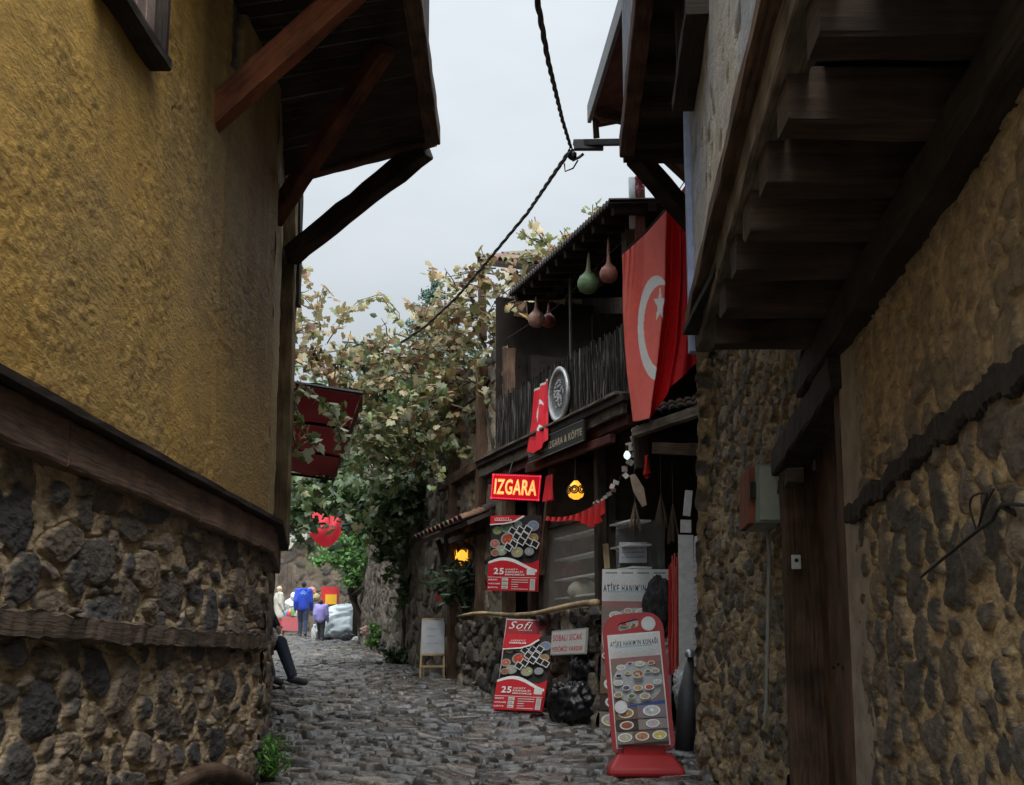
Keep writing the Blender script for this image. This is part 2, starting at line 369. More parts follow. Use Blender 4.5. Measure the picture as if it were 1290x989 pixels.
def wall_relief(L, H, res, seed, rmin, rmax, palette, mortar, depth=.03, tries=6000, cover=1.0, rough=.006, k=.92, vert=.5):
    nu, nv = int(L / res) + 1, int(H / res) + 1
    U, V = np.meshgrid(np.linspace(0, L, nu), np.linspace(0, H, nv))
    du, dv = L / (nu - 1), H / (nv - 1)
    wu = U + .024 * (fbm(U * 12, V * 12, seed, 3) - .5); wv = V + .024 * (fbm(U * 12 + 50, V * 12, seed + 5, 3) - .5)
    lump = fbm(U * 4, V * 4, seed + 9, 4)
    h = .55 * depth * (lump - .45) + rough * 2.0 * (fbm(U * 28, V * 28, seed + 11, 4, .6) - .5)
    mcol = np.array(mortar)
    C = np.ones((nv, nu, 3)) * mcol * (.6 + .8 * fbm(U * 5, V * 5, seed + 21, 5, .6))[..., None]
    pr = random.Random(seed + 3); fine = fbm(U * 26, V * 26, seed + 31, 5, .68) - .5
    rg = 1 - 2 * np.abs(fbm(U * 17, V * 17, seed + 61, 4, .6) - .5); h = h + rough * 1.5 * (rg - .75); cav = sst(.60, .68, fbm(U * 15 + 4, V * 15, seed + 71, 3)); h = h - depth * .45 * cav
    for (x, y, rr, a, th, ns, q, tx, ty, q2) in dart_stones(L, H, rmin, rmax, seed, tries, k, vert=vert):
        ext = rr * 1.45; i0 = max(0, int((x - ext) / du)); i1 = min(nu, int((x + ext) / du) + 2); j0 = max(0, int((y - ext) / dv)); j1 = min(nv, int((y + ext) / dv) + 2)
        if i1 <= i0 or j1 <= j0: continue
        sl = (slice(j0, j1), slice(i0, i1)); lx = wu[sl] - x; ly = wv[sl] - y
        c, s = math.cos(th), math.sin(th); px = (lx * c + ly * s) / (rr * math.sqrt(a) * 1.0); py = (-lx * s + ly * c) / (rr / math.sqrt(a) * 1.05)
        d = np.max([(px * math.cos(t) + py * math.sin(t)) / rk for t, rk in ns], axis=0)
        d = .8 * d + .2 * np.sqrt(px ** 2 + py ** 2)
        cov = cover if q2 < .8 else cover * .55       # some stones mostly buried in mortar
        m = 1 - sst(.93 * cov, .99 * cov, d + .42 * fine[sl])
        r4 = random.Random(int(q * 1e6)); fac = np.max([(px * math.cos(t) + py * math.sin(t)) * r4.uniform(.15, .9) for t in (r4.random() * 6.3, r4.random() * 6.3, r4.random() * 6.3, r4.random() * 6.3)], axis=0)
        top = depth * (.35 + .8 * q) - depth * .75 * fac + rough * 3.4 * fine[sl] + rough * .9 * rg[sl]
        groove = -depth * .28 * np.exp(-((d - 1.01 * cov) / .05) ** 2)
        h[sl] = np.where(m > .02, np.maximum(h[sl] * (1 - m) + top * m, h[sl] * (1 - m) + top * m), h[sl]) + groove * (d < 1.3)
        col = np.array(palette[pr.randrange(len(palette))]) * (.75 + .5 * q)
        cc = col * (1 + .9 * fine[sl])[..., None]
        C[sl] = C[sl] * (1 - m[..., None]) + cc * m[..., None]
    return U, V, h, C
def wall_sheet(name, A, B, z0, z1, res, seed, rmin, rmax, palette, mortar, parent, mat=None, lean=0.0, flip=False, mod=None, bend=None, st=1.0, **kw):
    """a rubble wall from A to B (x, y), facing left of A->B unless flip; lean moves the top along the normal"""
    A = np.array(A, float); B = np.array(B, float); D = B - A; L = np.hypot(*D); D /= L; n = np.array([-D[1], D[0]]);
    if flip: n = -n
    H = z1 - z0; U, V, h, C = wall_relief(L / st, H, res, seed, rmin, rmax, palette, mortar, **kw); U = U * st
    if mod: h, C = mod(U, V, h, C)
    off = h + lean * V / H + .03 * (fbm(U * 1.1, V * 1.1, seed + 77, 2) - .5)
    if bend is not None: off = off + bend(U, V)
    P = np.stack([A[0] + D[0] * U + n[0] * off, A[1] + D[1] * U + n[1] * off, z0 + V], -1)
    return grid_mesh(name, P, C, mat or STONE, parent)
def worley(X, Y, cx, cy, seed, jit=.42, offs=True):
    gx = X / cx; gy = Y / cy; iy = np.floor(gy).astype(int); f1 = np.full(X.shape, 9.); f2 = np.full(X.shape, 9.)
    ida = np.zeros(X.shape, int); dxa = np.zeros(X.shape); dya = np.zeros(X.shape)
    def hs(a, b, s):
        n = (a * 374761393 + b * 668265263 + s * 1442695041) & 0x7fffffff; n = ((n ^ (n >> 13)) * 1274126177) & 0x7fffffff
        return ((n ^ (n >> 16)) & 0xffff) / 65535.0
    for dj in (-1, 0, 1):
        j = iy + dj; gxo = gx + (.5 * (j % 2) if offs else 0); ix = np.floor(gxo).astype(int)
        for di in (-1, 0, 1):
            i = ix + di; px = i + .5 + jit * (hs(i, j, seed) - .5) * 2; py = j + .5 + jit * (hs(i, j, seed + 1) - .5) * 2
            dx = gxo - px; dy = gy - py; d = np.sqrt(dx * dx + dy * dy)
            cl = d < f1; f2 = np.where(cl, f1, np.minimum(f2, d)); ida = np.where(cl, (i * 7919 + j * 104729) & 0xffffff, ida)
            dxa = np.where(cl, dx, dxa); dya = np.where(cl, dy, dya); f1 = np.where(cl, d, f1)
    r = lambda s: hs(ida, ida * 0 + s, seed + 50 + s)
    return f1, f2, r, dxa, dya

# ================================================================== SETTING: ground and street
def street_xl(y): return np.interp(y, [0, 9, 12.3, 16, 22, 30, 45, 60], [-1.9, -1.9, -2.25, -3.9, -4.8, -6.6, -9.5, -13])
def street_xr(y): return np.interp(y, [0, 6, 8.7, 10.6, 12.2, 15, 18, 22, 30, 45, 60], [1.1, 1.55, 1.8, 1.75, 1.9, .9, -.3, -1.6, -3.0, -5.2, -8])
def street(name, y0, y1, dy, dx, cx, cy):
    nv = int((y1 - y0) / dy) + 1; nu = int(5.2 / dx) + 1
    yy = np.linspace(y0, y1, nv)[:, None] + np.zeros((1, nu)); t = np.linspace(0, 1, nu)[None, :]
    xx = street_xl(yy) + (street_xr(yy) - street_xl(yy)) * t
    wx = xx + .10 * (fbm(xx * 4, yy * 4, 3, 3) - .5) + .25 * np.sin(yy * .5); wy = yy + .12 * (fbm(xx * 4 + 9, yy * 4, 5, 3) - .5) + .05 * wx
    f1, f2, r, ddx, ddy = worley(wx, wy, cx, cy, 11)
    e_ = f2 - f1; stone = sst(.02, .26, e_) ** .8
    dome = .045 * stone * (.45 + .8 * r(1)) + .016 * (r(2) - .5) * stone + stone * (ddx * (r(3) - .5) * .05 + ddy * (r(4) - .5) * .055)
    fine = fbm(xx * 20, yy * 20, 8, 4, .6) - .5
    z = gz(yy) + dome + .008 * fine + .05 * (fbm(xx * .9, yy * .9, 2, 3) - .5) - .05 * np.exp(-((t - .5) / .12) ** 2) * (1 + 0 * yy)
    z = z + .02 - .035 * 0
    c0 = np.array([.090, .080, .070]); tint = (np.array([1.10, 1.0, .88]) * r(5)[..., None] + np.array([.9, 1.0, 1.12]) * (1 - r(5))[..., None])
    C = c0 * tint * (.5 + 1.25 * r(6) ** 1.5)[..., None] * (1 + .7 * fine)[..., None]
    C = C * stone[..., None] + np.array([.016, .014, .011]) * (1 - stone[..., None]) * (1 + fine)[..., None]
    P = np.stack([xx, yy, z], -1)
    o = grid_mesh(name, P, C, COBBLE); tag(o, kind='structure'); return o
street('street', 8.6, 24, .016, .012, .24, .135)
street('far_street', 23.98, 60, .05, .03, .34, .22)
def big_ground():
    ys = np.concatenate([np.linspace(-60, 80, 71), [120, 200, 400, 900]]); xs = np.concatenate([[-900, -300, -100], np.linspace(-40, 40, 41), [100, 300, 900]])
    X, Y = np.meshgrid(xs, ys); Z = np.minimum(gz(Y), 3.6) - .09
    C = np.ones(X.shape + (3,)) * np.array([.05, .042, .03])
    tag(grid_mesh('ground', np.stack([X, Y, Z], -1), C, COBBLE), kind='structure')
big_ground()

# ================================================================== YELLOW HOUSE (left)
def lx(y): return -1.715 + .0289 * (y - 9.8)
pal_dark = [(.095, .077, .062), (.13, .10, .075), (.075, .066, .058), (.16, .12, .085), (.12, .088, .06), (.062, .058, .056), (.20, .15, .10)]
MORT = (.50, .37, .225)
yh = thing('yellow_house', 'ochre plastered house at left with rubble stone base and overhanging upper storey on struts', 'house', (-2.5, 7.5, .5))
YA, YB = 4.2, 9.85
wall_sheet('stone_base', (lx(YA), YA), (lx(YB), YB), .55, 2.42, .0062, 21, .02, .115, pal_dark, MORT, yh, mat=STONE_L, flip=True, depth=.032, tries=12000, rough=.0070, k=.93, cover=.93, vert=.55, st=2.2)
def plaster_mod(U0, V, h, C):
    U = U0 / 2.4
    r1 = fbm(U * 3, V * 1.2, 5, 4); pit = fbm(U * 34, V * 30, 6, 4, .6); band = sst(.44, .60, fbm(U * 3.5, V * 1.5, 12, 4))
    rid = np.abs(fbm(U * 26, V * 19, 6, 4, .6) - .5) * 2; h = .03 * (r1 - .5) + (rid ** .7) * (.002 + .008 * band) + .006 * (fbm(U * 9, V * 3.5, 8, 4) - .5)
    # trowel grooves running roughly vertical
    gr = fbm(U * 9, V * 4, 15, 4); h = h + .006 * (np.abs(gr - .5) * 2)
    hs_ = fbm(U * 6, V * 6, 31, 3)
    stain = fbm(U * 1.3, V * .45, 44, 5, .6)
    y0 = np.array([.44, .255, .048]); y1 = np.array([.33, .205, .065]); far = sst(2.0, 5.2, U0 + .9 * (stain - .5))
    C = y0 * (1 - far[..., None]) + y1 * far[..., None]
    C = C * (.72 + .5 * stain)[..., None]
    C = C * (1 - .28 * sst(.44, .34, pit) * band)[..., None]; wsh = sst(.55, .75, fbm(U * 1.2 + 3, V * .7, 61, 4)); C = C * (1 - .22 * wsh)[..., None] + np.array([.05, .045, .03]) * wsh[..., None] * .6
    # patch where the plaster has fallen off beside the first strut
    Yw = YA + U0; zz = 2.6 + V
    hole = sst(1.0, .8, np.sqrt(((Yw - 8.5 - .1 * (zz - 5.6)) / (.12 + .10 * (zz - 5.2))) ** 2) + np.where(zz < 5.3 + 0 * zz, 9, 0) + .8 * (hs_ - .5))
    h = h - .05 * hole; C = C * (1 - hole[..., None]) + np.array([.10, .08, .065]) * hole[..., None]
    Ya = 8.22 + .05 * (fbm(V * 2, V * 0 + 3, 66, 3) - .5); h = h + .014 * np.exp(-((Yw - Ya) / .05) ** 2) - .012 * np.exp(-((Yw - Ya - .10) / .05) ** 2)
    ck = np.exp(-(np.abs(fbm(U0 * .7 + 5, V * 1.1, 91, 4, .45) - .5) / .0035) ** 2) * sst(.5, .6, fbm(U0 * .8, V * .8, 95, 2)); h = h - .008 * ck; C = C * (1 - .5 * ck)[..., None]
    rain = sst(.55, .8, fbm(U0 * 5, V * .35, 99, 4)) * sst(.2, 1.6, V); C = C * (1 - .25 * rain)[..., None]
    return h, C
def wall_plain(name, A, B, z0, z1, res, parent, modf, mat, flip=False, lean=0):
    A = np.array(A, float); B = np.array(B, float); D = B - A; L = np.hypot(*D); D /= L; n = np.array([-D[1], D[0]])
    if flip: n = -n
    U, V = np.meshgrid(np.linspace(0, L, int(L / res) + 1), np.linspace(0, z1 - z0, int((z1 - z0) / res) + 1))
    h, C = modf(U, V, None, None); h = h + lean * V / (z1 - z0)
    P = np.stack([A[0] + D[0] * U + n[0] * h, A[1] + D[1] * U + n[1] * h, z0 + V], -1)
    return grid_mesh(name, P, C, mat, parent)
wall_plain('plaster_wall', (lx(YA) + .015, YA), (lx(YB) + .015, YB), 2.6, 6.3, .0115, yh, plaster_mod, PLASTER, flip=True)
# return wall beyond the corner
wall_sheet('stone_base', (lx(YB), YB), (-1.98, 11.9), .8, 2.45, .014, 23, .03, .11, pal_dark, MORT, yh, flip=True, depth=.03, tries=1500)
def pl2(U, V, h, C):
    n = fbm(U * 9, V * 6, 3, 5); return .03 * (n - .5), np.ones(U.shape + (3,)) * np.array([.34, .24, .10]) * (.6 + .7 * n)[..., None]
wall_plain('plaster_wall', (lx(YB) + .015, YB), (-1.99, 11.9), 2.6, 6.3, .02, yh, pl2, PLASTER, flip=True)
m = MB()      # body of the house behind its street walls, kept clear of the relief
m.box((-4.9, 5.2, 3.4), (5.9, 8.9, 6.6), (.3, .22, .1)); m.box((-5.05, 10.95, 3.4), (6.04, 2.2, 6.6), (.3, .22, .1))
m.quad((-1.95, 2.2, -.3), (-1.92, 4.2, -.3), (-1.92, 4.2, 6.3), (-1.95, 2.2, 6.3), (.3, .22, .1))
m.build('house_body', ROUGHP, yh)
# timber string course: planks, dark cap
m = MB(); y = YA
while y < YB + .02:
    y2 = min(YB + .03, y + random.uniform(.55, 1.1))
    m.beam((lx(y) + .02, y + .006, 2.49), (lx(y2) + .02, y2 - .006, 2.49), .12, .19 + random.uniform(-.01, .01), jit=.004); y = y2
m.beam((lx(YB) + .02, YB, 2.49), (-1.99, 11.95, 2.49), .12, .19, jit=.004)
m.build('timber_band', wood_mat('band_timber', (.045, .026, .018), (.22, .135, .09), rough=.6, bump=1.0, spec=.4), yh)
m = MB(); m.beam((lx(YA) + .05, YA, 2.605), (lx(YB) + .05, YB + .05, 2.605), .16, .035, jit=.003, seg=30); m.beam((lx(YB) + .05, YB + .02, 2.605), (-1.95, 12.0, 2.605), .16, .035)
m.build('timber_cap', W_DARK, yh)
m = MB(); m.beam((lx(YA) + .0, YA, 1.775), (lx(7.0) + .01, 7.0, 1.765), .13, .10, jit=.009, seg=34, ch=.14); m.beam((lx(7.0) + .0, 7.02, 1.765), (lx(YB) + .0, YB - .05, 1.79), .12, .09, jit=.009, seg=34, ch=.14, h1=.10)
m.build('embedded_timber', wood_mat('log_timber', (.04, .028, .02), (.15, .11, .08), rough=.7, bump=1.2), yh)
m = MB(); pts = []       # shallow timber arch low in the wall
for i in range(24):
    t = i / 23; y = lerp(6.9, 9.6, t); pts.append((lx(y) + .0, y, .88 + .15 * math.sin(math.pi * t)))
m.tube(pts, .06, n=8); m.build('arch_timber', W_BROWN, yh, smooth=True)
m = MB(); m.beam((lx(YB) - .035, YB + .02, 2.6), (lx(YB) - .035, YB + .02, 6.3), .09, .09, up=(0, 1, 0), jit=.004, col=(.3, .21, .09)); m.build('corner_bead', PLASTER, yh)
# corner post at the far end
m = MB(); m.beam((-1.95, 12.02, 2.64), (-1.95, 12.02, 5.8), .14, .16, up=(0, 1, 0), jit=.006); m.build('corner_post', wood_mat('post_timber', (.10, .07, .04), (.26, .19, .11)), yh)
# jetty: floor underside, boards, outer wall
ZJ = 5.8
p_c = atz(545, 180, ZJ); p_w = atz(388, 226, ZJ); p_n = atz(519, 0, ZJ)
JX, JY1 = p_c.x, p_c.y
d_out = (p_n - p_c).normalized(); p_n2 = p_c + d_out * 4.4
wi = Vector((lx(7) - .2, p_n2.y, ZJ)); wf = Vector((-2.2, p_w.y + .1, ZJ))
m = MB()
nb = 26
for i in range(nb):        # underside boards run across
    t0, t1 = i / nb, (i + 1) / nb - .003
    a0 = p_n2.lerp(p_c, t0); a1 = p_n2.lerp(p_c, t1); b0 = wi.lerp(wf, t0); b1 = wi.lerp(wf, t1); dz = Vector((0, 0, random.uniform(0, .012)))
    m.add([a0 + dz, a1 + dz, b1 + dz, b0 + dz, a0 + Vector((0, 0, .04)), a1 + Vector((0, 0, .04)), b1 + Vector((0, 0, .04)), b0 + Vector((0, 0, .04))],
          [(0, 1, 2, 3), (7, 6, 5, 4), (0, 4, 5, 1), (1, 5, 6, 2), (2, 6, 7, 3), (3, 7, 4, 0)], (.1, .1, .1),
          [[(0, t0), (0, t1), (1.2, t1), (1.2, t0)]] * 6)
m.build('jetty_floor', W_DARK, yh)
m = MB(); m.beam(p_n2 + Vector((0, 0, .06)), p_c + Vector((0, 0, .06)), .12, .16, jit=.004, seg=20); m.beam(p_c + Vector((0, 0, .06)), p_w + Vector((-.5, .25, .06)), .12, .16, jit=.004); m.build('jetty_beam', W_BROWN, yh)
m = MB(); up = Vector((0, 0, 3.0)); off = Vector((-.04, 0, .14))
m.quad(p_n2 + off, p_c + off, p_c + off + up, p_n2 + off + up); m.quad(p_c + off, wf + off, wf + off + up, p_c + off + up); m.quad(wi + off, p_n2 + off, p_n2 + off + up, wi + off + up)
m.build('jetty_wall', W_DARK, yh)
m = MB(); m.box((-4.4, 7.4, 8.95), (5.4, 10.0, .12), (.1, .06, .045)); m.build('roof', TILE, yh)
# struts
def strut(p0, p1, w, h, mat, parent, jit=.004): m = MB(); m.beam(p0, p1, w, h, jit=jit); return m.build('strut', mat, parent)
s1 = atp(272, 152, (lx(8.2), 8.2, 0), Vector((1, -.0289, 0))); 
def jpt(y): t = (y - p_c.y) / (p_n.y - p_c.y); q = p_c.lerp(p_n, t); return Vector((q.x, q.y, ZJ - .02))
strut(s1 + Vector((-.05, 0, 0)), atz(512, -74, ZJ), .12, .17, W_RUST, yh)
s2 = atp(350, 272, (-1.76, 10.1, 0), Vector((1, .1, 0))); strut(s2 + Vector((-.03, 0, -.02)), atz(486, 58, ZJ), .11, .15, wood_mat('red_timber_shade', (.07, .022, .012), (.16, .06, .03)), yh)
p3 = at(366, 322, 11.9); strut(p3, p_c + Vector((-.06, .12, -.0)), .13, .17, W_DARK, yh, .009)
m = MB(); m.beam(at(369, 385, 12.1), at(372, 190, 12.1), .13, .14, up=(0, 1, 0), jit=.006); m.build('hanging_post', W_DARK, yh)
# shuttered window
wy0, wy1, wz0 = 5.75, 6.58, at(172, 73, 6.55).z
win = MB(); 
for yy in (wy0, wy1): win.beam((lx(yy) + .05, yy, wz0), (lx(yy) + .05, yy, wz0 + 1.2), .06, .12, up=(1, 0, 0))
win.beam((lx(wy0) + .05, wy0 - .06, wz0), (lx(wy1) + .05, wy1 + .06, wz0), .14, .06); win.beam((lx(wy0) + .05, wy0 - .06, wz0 + 1.2), (lx(wy1) + .05, wy1 + .06, wz0 + 1.2), .14, .06)
wo = win.build('window', W_DARK, yh)
m = MB()
for i in range(5):
    ya = lerp(wy0 + .03, wy1 - .03, i / 5); yb = lerp(wy0 + .03, wy1 - .03, (i + 1) / 5) - .008
    m.box((lx(ya) + .045, (ya + yb) / 2, wz0 + .6), (.025, yb - ya, 1.14))
m.build('shutter', wood_mat('shutter_timber', (.13, .085, .07), (.3, .22, .19)), wo)

# ================================================================== RIGHT HOUSE with overhanging joists
rh = thing('overhanging_house', 'stone house at right with a row of heavy joists carrying its plastered upper storey', 'house', (2.5, 5, .4))
def rx(y): return .96 + .078 * y
pal_r = [(.14, .11, .08), (.105, .085, .066), (.18, .135, .09), (.085, .072, .06), (.15, .12, .09)]
MORT2 = (.47, .33, .175)
def rmod(U, V, h, C):      # the upper part is mostly smeared over with mortar; a rough charred lacing beam
    k = sst(1.2, 1.7, V + .5 * (fbm(U * 3, V * 3, 81, 3) - .5)) * .55
    h = h * (1 - .75 * k); C = C * (1 - k[..., None]) + np.array(MORT2) * (.55 + .8 * fbm(U * 6, V * 6, 83, 4))[..., None] * k[..., None]
    return h, C
wall_sheet('stone_wall', (rx(2.3), 2.3), (rx(6.05), 6.05), .9, 3.0, .0065, 41, .022, .095, pal_r, MORT2, rh, mat=STONE_L, st=1.6, depth=.018, tries=12000, rough=.0065, k=.92, cover=.94, vert=.75, mod=rmod)
m = MB(); m.box((3.6, 1.5, 3.6), (4.4, 9.0, 7.0), (.3, .25, .2)); m.quad((1.15, -2.5, -.3), (1.15, 2.3, -.3), (1.15, 2.3, 3.3), (1.15, -2.5, 3.3), (.3, .24, .15)); m.build('house_body', ROUGHP, rh)  # the quad is an unseen wall behind the camera, added to darken the joists
# charred band in the wall
pts = []; rr = []
_w = lambda x, y: atp(x, y, (rx(4), 4, 0), Vector((1, -.078, 0)).normalized())
bnd = [_w(1320, 448), _w(1240, 505), _w(1180, 553), _w(1130, 600), _w(1074, 652)]
for i in range(130):
    t = i / 129 * 4; k = min(3, int(t)); q = bnd[k].lerp(bnd[k + 1], t - k); pts.append((rx(q.y) - .002, q.y, q.z + .012 * math.sin(i * .35) + random.uniform(-.008, .008))); rr.append(.037 + .012 * math.sin(i * .9) * math.sin(i * .23) + random.uniform(-.007, .007))
cs8 = [(-1, -.8), (-.7, -1), (.7, -1), (1, -.8), (1, .8), (.7, 1), (-.7, 1), (-1, .8)]; m = MB(); vs_ = []
for i, p in enumerate(pts):
    wob = .78 + .45 * float(fbm(i * .11, 3.3, 5, 4)); 
    for a_, b_ in cs8: vs_.append((p[0] - .0 + a_ * .030 + random.uniform(-.005, .005), p[1] + random.uniform(-.004, .004), p[2] + b_ * .040 * wob + random.uniform(-.006, .006)))
m.add(vs_, [(i * 8 + k, (i + 1) * 8 + k, (i + 1) * 8 + (k + 1) % 8, i * 8 + (k + 1) % 8) for i in range(len(pts) - 1) for k in range(8)] + [tuple(range(8)), tuple(reversed(range(8 * len(pts) - 8, 8 * len(pts))))])
m.build('lacing_beam', plain_mat('charred_timber', (.022, .015, .011), rough=.9, bump=.8, ns=40, var=.6), rh)
# wall plate
m = MB(); m.beam((rx(2.2) - .03, 2.2, 2.99), (rx(6.9) - .03, 6.9, 2.99), .14, .14, jit=.006, seg=30); m.build('wall_plate', W_DARK, rh)
# joists
ends = [(1022, 12), (985, 122), (961, 202), (941, 262), (924, 314), (910, 366), (898, 410)]
ZJ2 = 3.14
for i, (px, py) in enumerate(ends):
    q = atz(px, py, ZJ2 + .02); y = q.y; x0 = q.x
    m = MB(); m.beam((x0, y, ZJ2), (rx(y) + .5, y + .02 * random.uniform(-1, 1), ZJ2), .15, .16, jit=.005, ch=.1)
    m.build('joist', W_JOIST, rh)
m = MB()
for k in range(22):
    y0 = -1.2 + k * .37; m.box((1.9, y0 + .18, 3.255 + random.uniform(0, .006)), (2.1, .36, .03))  # rows continue unseen behind the camera, added to darken the joists
m.build('floor_boards', wood_mat('shade_black_boards', (.006, .005, .004), (.02, .015, .012)), rh)  # near-black board colour holds the deep shade under the overhang
# fascia beams under the plaster wall
q0 = atz(880, 428, 3.26); q1 = atz(1000, 2, 3.26); dd = (q1 - q0).normalized(); q1b = q0 + dd * 5.2; side = Vector((-dd.y, dd.x, 0)); side = side if side.x < 0 else -side
m = MB(); m.beam(q0 + Vector((.03, 0, 0)), q1b + Vector((.03, 0, 0)), .09, .13, jit=.004, seg=24); m.build('sill_beam', W_GREY, rh)
m = MB(); m.beam(q0 + Vector((-.005, 0, .10)), q1b + Vector((-.005, 0, .10)), .12, .07, jit=.004, seg=24); m.build('fascia', W_BROWN, rh)
def plR(U, V, h, C):
    n = fbm(U * 2.5, V * 1.2, 3, 5); n2 = fbm(U * .9, V * .6, 9, 3); st = fbm(U * 7, V * 1.2, 19, 4)
    c = np.array([.58, .52, .42]) * (1 - sst(.5, .85, n2 + .3 * (1 - U / 2.5))[..., None]) + np.array([.29, .35, .50]) * sst(.5, .85, n2 + .3 * (1 - U / 2.5))[..., None]
    rot = sst(.66, .74, fbm(U * 8, V * 8, 55, 4) + .35 * (V < .12))
    c = c * (.8 + .3 * st)[..., None] * .85; c = c * (1 - .35 * rot[..., None])
    return .012 * (n - .5) - .012 * rot, c
wall_plain('plaster_wall', (q0.x - .015, q0.y), (q1b.x - .015, q1b.y), 3.4, 6.8, .02, rh, plR, PLASTER, flip=True)
m = MB(); m.quad((q0.x, q0.y, 3.3), (4.5, q0.y + .1, 3.3), (4.5, q0.y + .1, 6.8), (q0.x, q0.y, 6.8), (.3, .33, .42)); m.build('end_wall', ROUGHP, rh)
m = MB(); m.beam((q0.x - .02, q0.y + .03, 3.2), (q0.x - .02, q0.y + .03, 6.8), .05, .06, up=(0, 1, 0), seg=10); m.build('corner_board', plain_mat('blue_board', (.25, .3, .45), rough=.7), rh)
# window box far up on the plaster wall
wA = atp(888, 130, (q0.x - .1, q0.y, 0), Vector((dd.y, -dd.x, 0))); 
m = MB(); yA = q0.y - .35; yB = yA - 1.0; zA = at(893, 128, yA).z
def qx(y): return q0.x + dd.x / dd.y * (y - q0.y)
for yy in (yA, yB): m.beam((qx(yy) - .05, yy, zA), (qx(yy) - .05, yy, zA + 1.3), .09, .10, up=(1, 0, 0))
m.beam((qx(yA) - .06, yA + .05, zA), (qx(yB) - .06, yB - .05, zA), .12, .07)
m.box(((qx(yA) + qx(yB)) / 2 - .03, (yA + yB) / 2, zA + .65), (.03, .9, 1.2)); m.build('window', W_DARK, rh)
m = MB(); m.box((3.3, 4.4, 6.9), (4.6, 5.5, .12), (.1, .06, .045)); m.build('roof', TILE, rh)
# doorway
def dpt(px, py, y): return at(px, py, y)
Z0 = 0.2
dr = MB()
dy0, dy1 = 6.12, 8.35
def dx_(y): return rx(y) + .16
nb = 9
for i in range(nb):
    a = lerp(dy0, dy1 - .35, i / nb); b = lerp(dy0, dy1 - .35, (i + 1) / nb) - .006
    dr.beam((dx_((a + b) / 2), (a + b) / 2, .4), (dx_((a + b) / 2), (a + b) / 2, 2.8), b - a, .04, up=(1, 0, 0), jit=.002, ch=.05)
d_o = dr.build('door', wood_mat('door_timber', (.05, .028, .018), (.17, .10, .065), bump=.9), rh)
for k in range(9):
    m = MB(); m.lathe((dx_(6.3 + k * .17) - .02, 6.3 + k * .17, 1.62 + .012 * math.sin(k * 2)), (-1, .08, 0), [(.009, 0), (.009, .012), (0, .014)], n=6); m.build('nail', METAL, d_o)
m = MB(); m.beam((dx_(8.15) - .04, 8.15, .45), (dx_(8.15) - .04, 8.15, 2.72), .14, .34, up=(1, 0, 0), jit=.005); m.build('door_post', W_BROWN, rh); m = MB(); m.beam((rx(6.07) + .02, 6.10, .45), (rx(6.07) + .02, 6.10, 2.86), .12, .09, up=(1, 0, 0)); m.build('door_post', W_BROWN, rh)
m = MB(); m.beam((rx(5.9) + .02, 5.95, 2.85), (rx(8.3) - .0, 8.28, 2.79), .18, .15, jit=.006); m.build('lintel', W_DARK, rh)
m = MB(); m.beam((rx(8.0) + .0, 7.95, 2.68), (rx(8.4) + .0, 8.42, 2.66), .10, .09, jit=.012); m.build('lintel_block', W_GREY, rh)
m = MB(); m.quad((dx_(6) + .03, 6, .2), (dx_(8.5) + .03, 8.6, .2), (dx_(8.5) + .03, 8.6, 3.2), (dx_(6) + .03, 6, 3.2), (.02, .015, .01)); m.box((2.4, 6.05, 1.7), (1.6, .1, 2.8), (.12, .09, .055)); m.build('door_reveal', ROUGHP, rh)
# door bell plate
db = thing('doorbell', 'small white doorbell plate with a black button on the dark door post', 'doorbell', dpt(1003, 715, 8.0))
m = MB(); c = atp(1003, 708, (rx(8.15) + .0, 8.15, 0), Vector((.25, -1, 0)).normalized()); c = at(1003, 708, 7.95)
m.box(c, (.052, .015, .078), (.6, .6, .58)); m.build('plate', PAINT, db, bevel=.004)
m = MB(); m.lathe(c + Vector((0, -.008, .008)), (0, -1, 0), [(.011, 0), (.011, .006), (0, .007)], n=14, col=(.01, .01, .01)); m.build('button', PAINT, db)

# ================================================================== SECOND HOUSE (right, beyond the door): battered stone wall, dark jetty
sh = thing('jettied_house', 'stone house beyond the doorway with a leaning rubble corner and a dark timber jetty above', 'house', (2.8, 10, .8))
cA = at(986, 840, 8.62); cB = at(872, 840, 10.55)
wall_sheet('stone_wall', (cA.x, cA.y), (cB.x, cB.y), .55, 4.2, .0095, 61, .025, .085, [(.20, .155, .105), (.14, .115, .085), (.25, .19, .12), (.10, .085, .068), (.3, .23, .14)], (.42, .30, .16), sh, depth=.034, tries=10000, lean=-.26, rough=.009, k=.86, cover=.93, vert=.85)
wall_sheet('stone_wall', (cB.x, cB.y), (cB.x + 1.4, cB.y + .9), .7, 4.2, .02, 63, .03, .09, pal_r, MORT2, sh, depth=.03, tries=900, lean=-.15)
m = MB(); m.box((3.3, 9.6, 4.2), (2.7, 2.0, 6.8), (.25, .2, .14)); m.build('house_body', ROUGHP, sh)
ZS = 5.0
a = atz(790, 192, ZS); b = atz(884, 190, ZS); cN = atz(812, 0, ZS)
dn = (cN - a).normalized(); n2 = a + dn * 3.2
m = MB(); A4 = [a, Vector((2.6, a.y + .05, ZS)), Vector((2.6, n2.y, ZS)), n2]
m.prism(A4, (0, 0, .05)); m.build('jetty_floor', W_DARK, sh)
m = MB(); m.beam(a + Vector((0, 0, .04)), n2 + Vector((0, 0, .04)), .10, .16, jit=.003, seg=16); m.build('jetty_beam', wood_mat('jetty_edge', (.05, .022, .016), (.14, .07, .05)), sh)
m = MB(); m.beam(a + Vector((-.02, .02, .04)), Vector((2.5, a.y + .06, ZS + .04)), .12, .18, jit=.003); m.build('jetty_beam', W_DARK, sh)
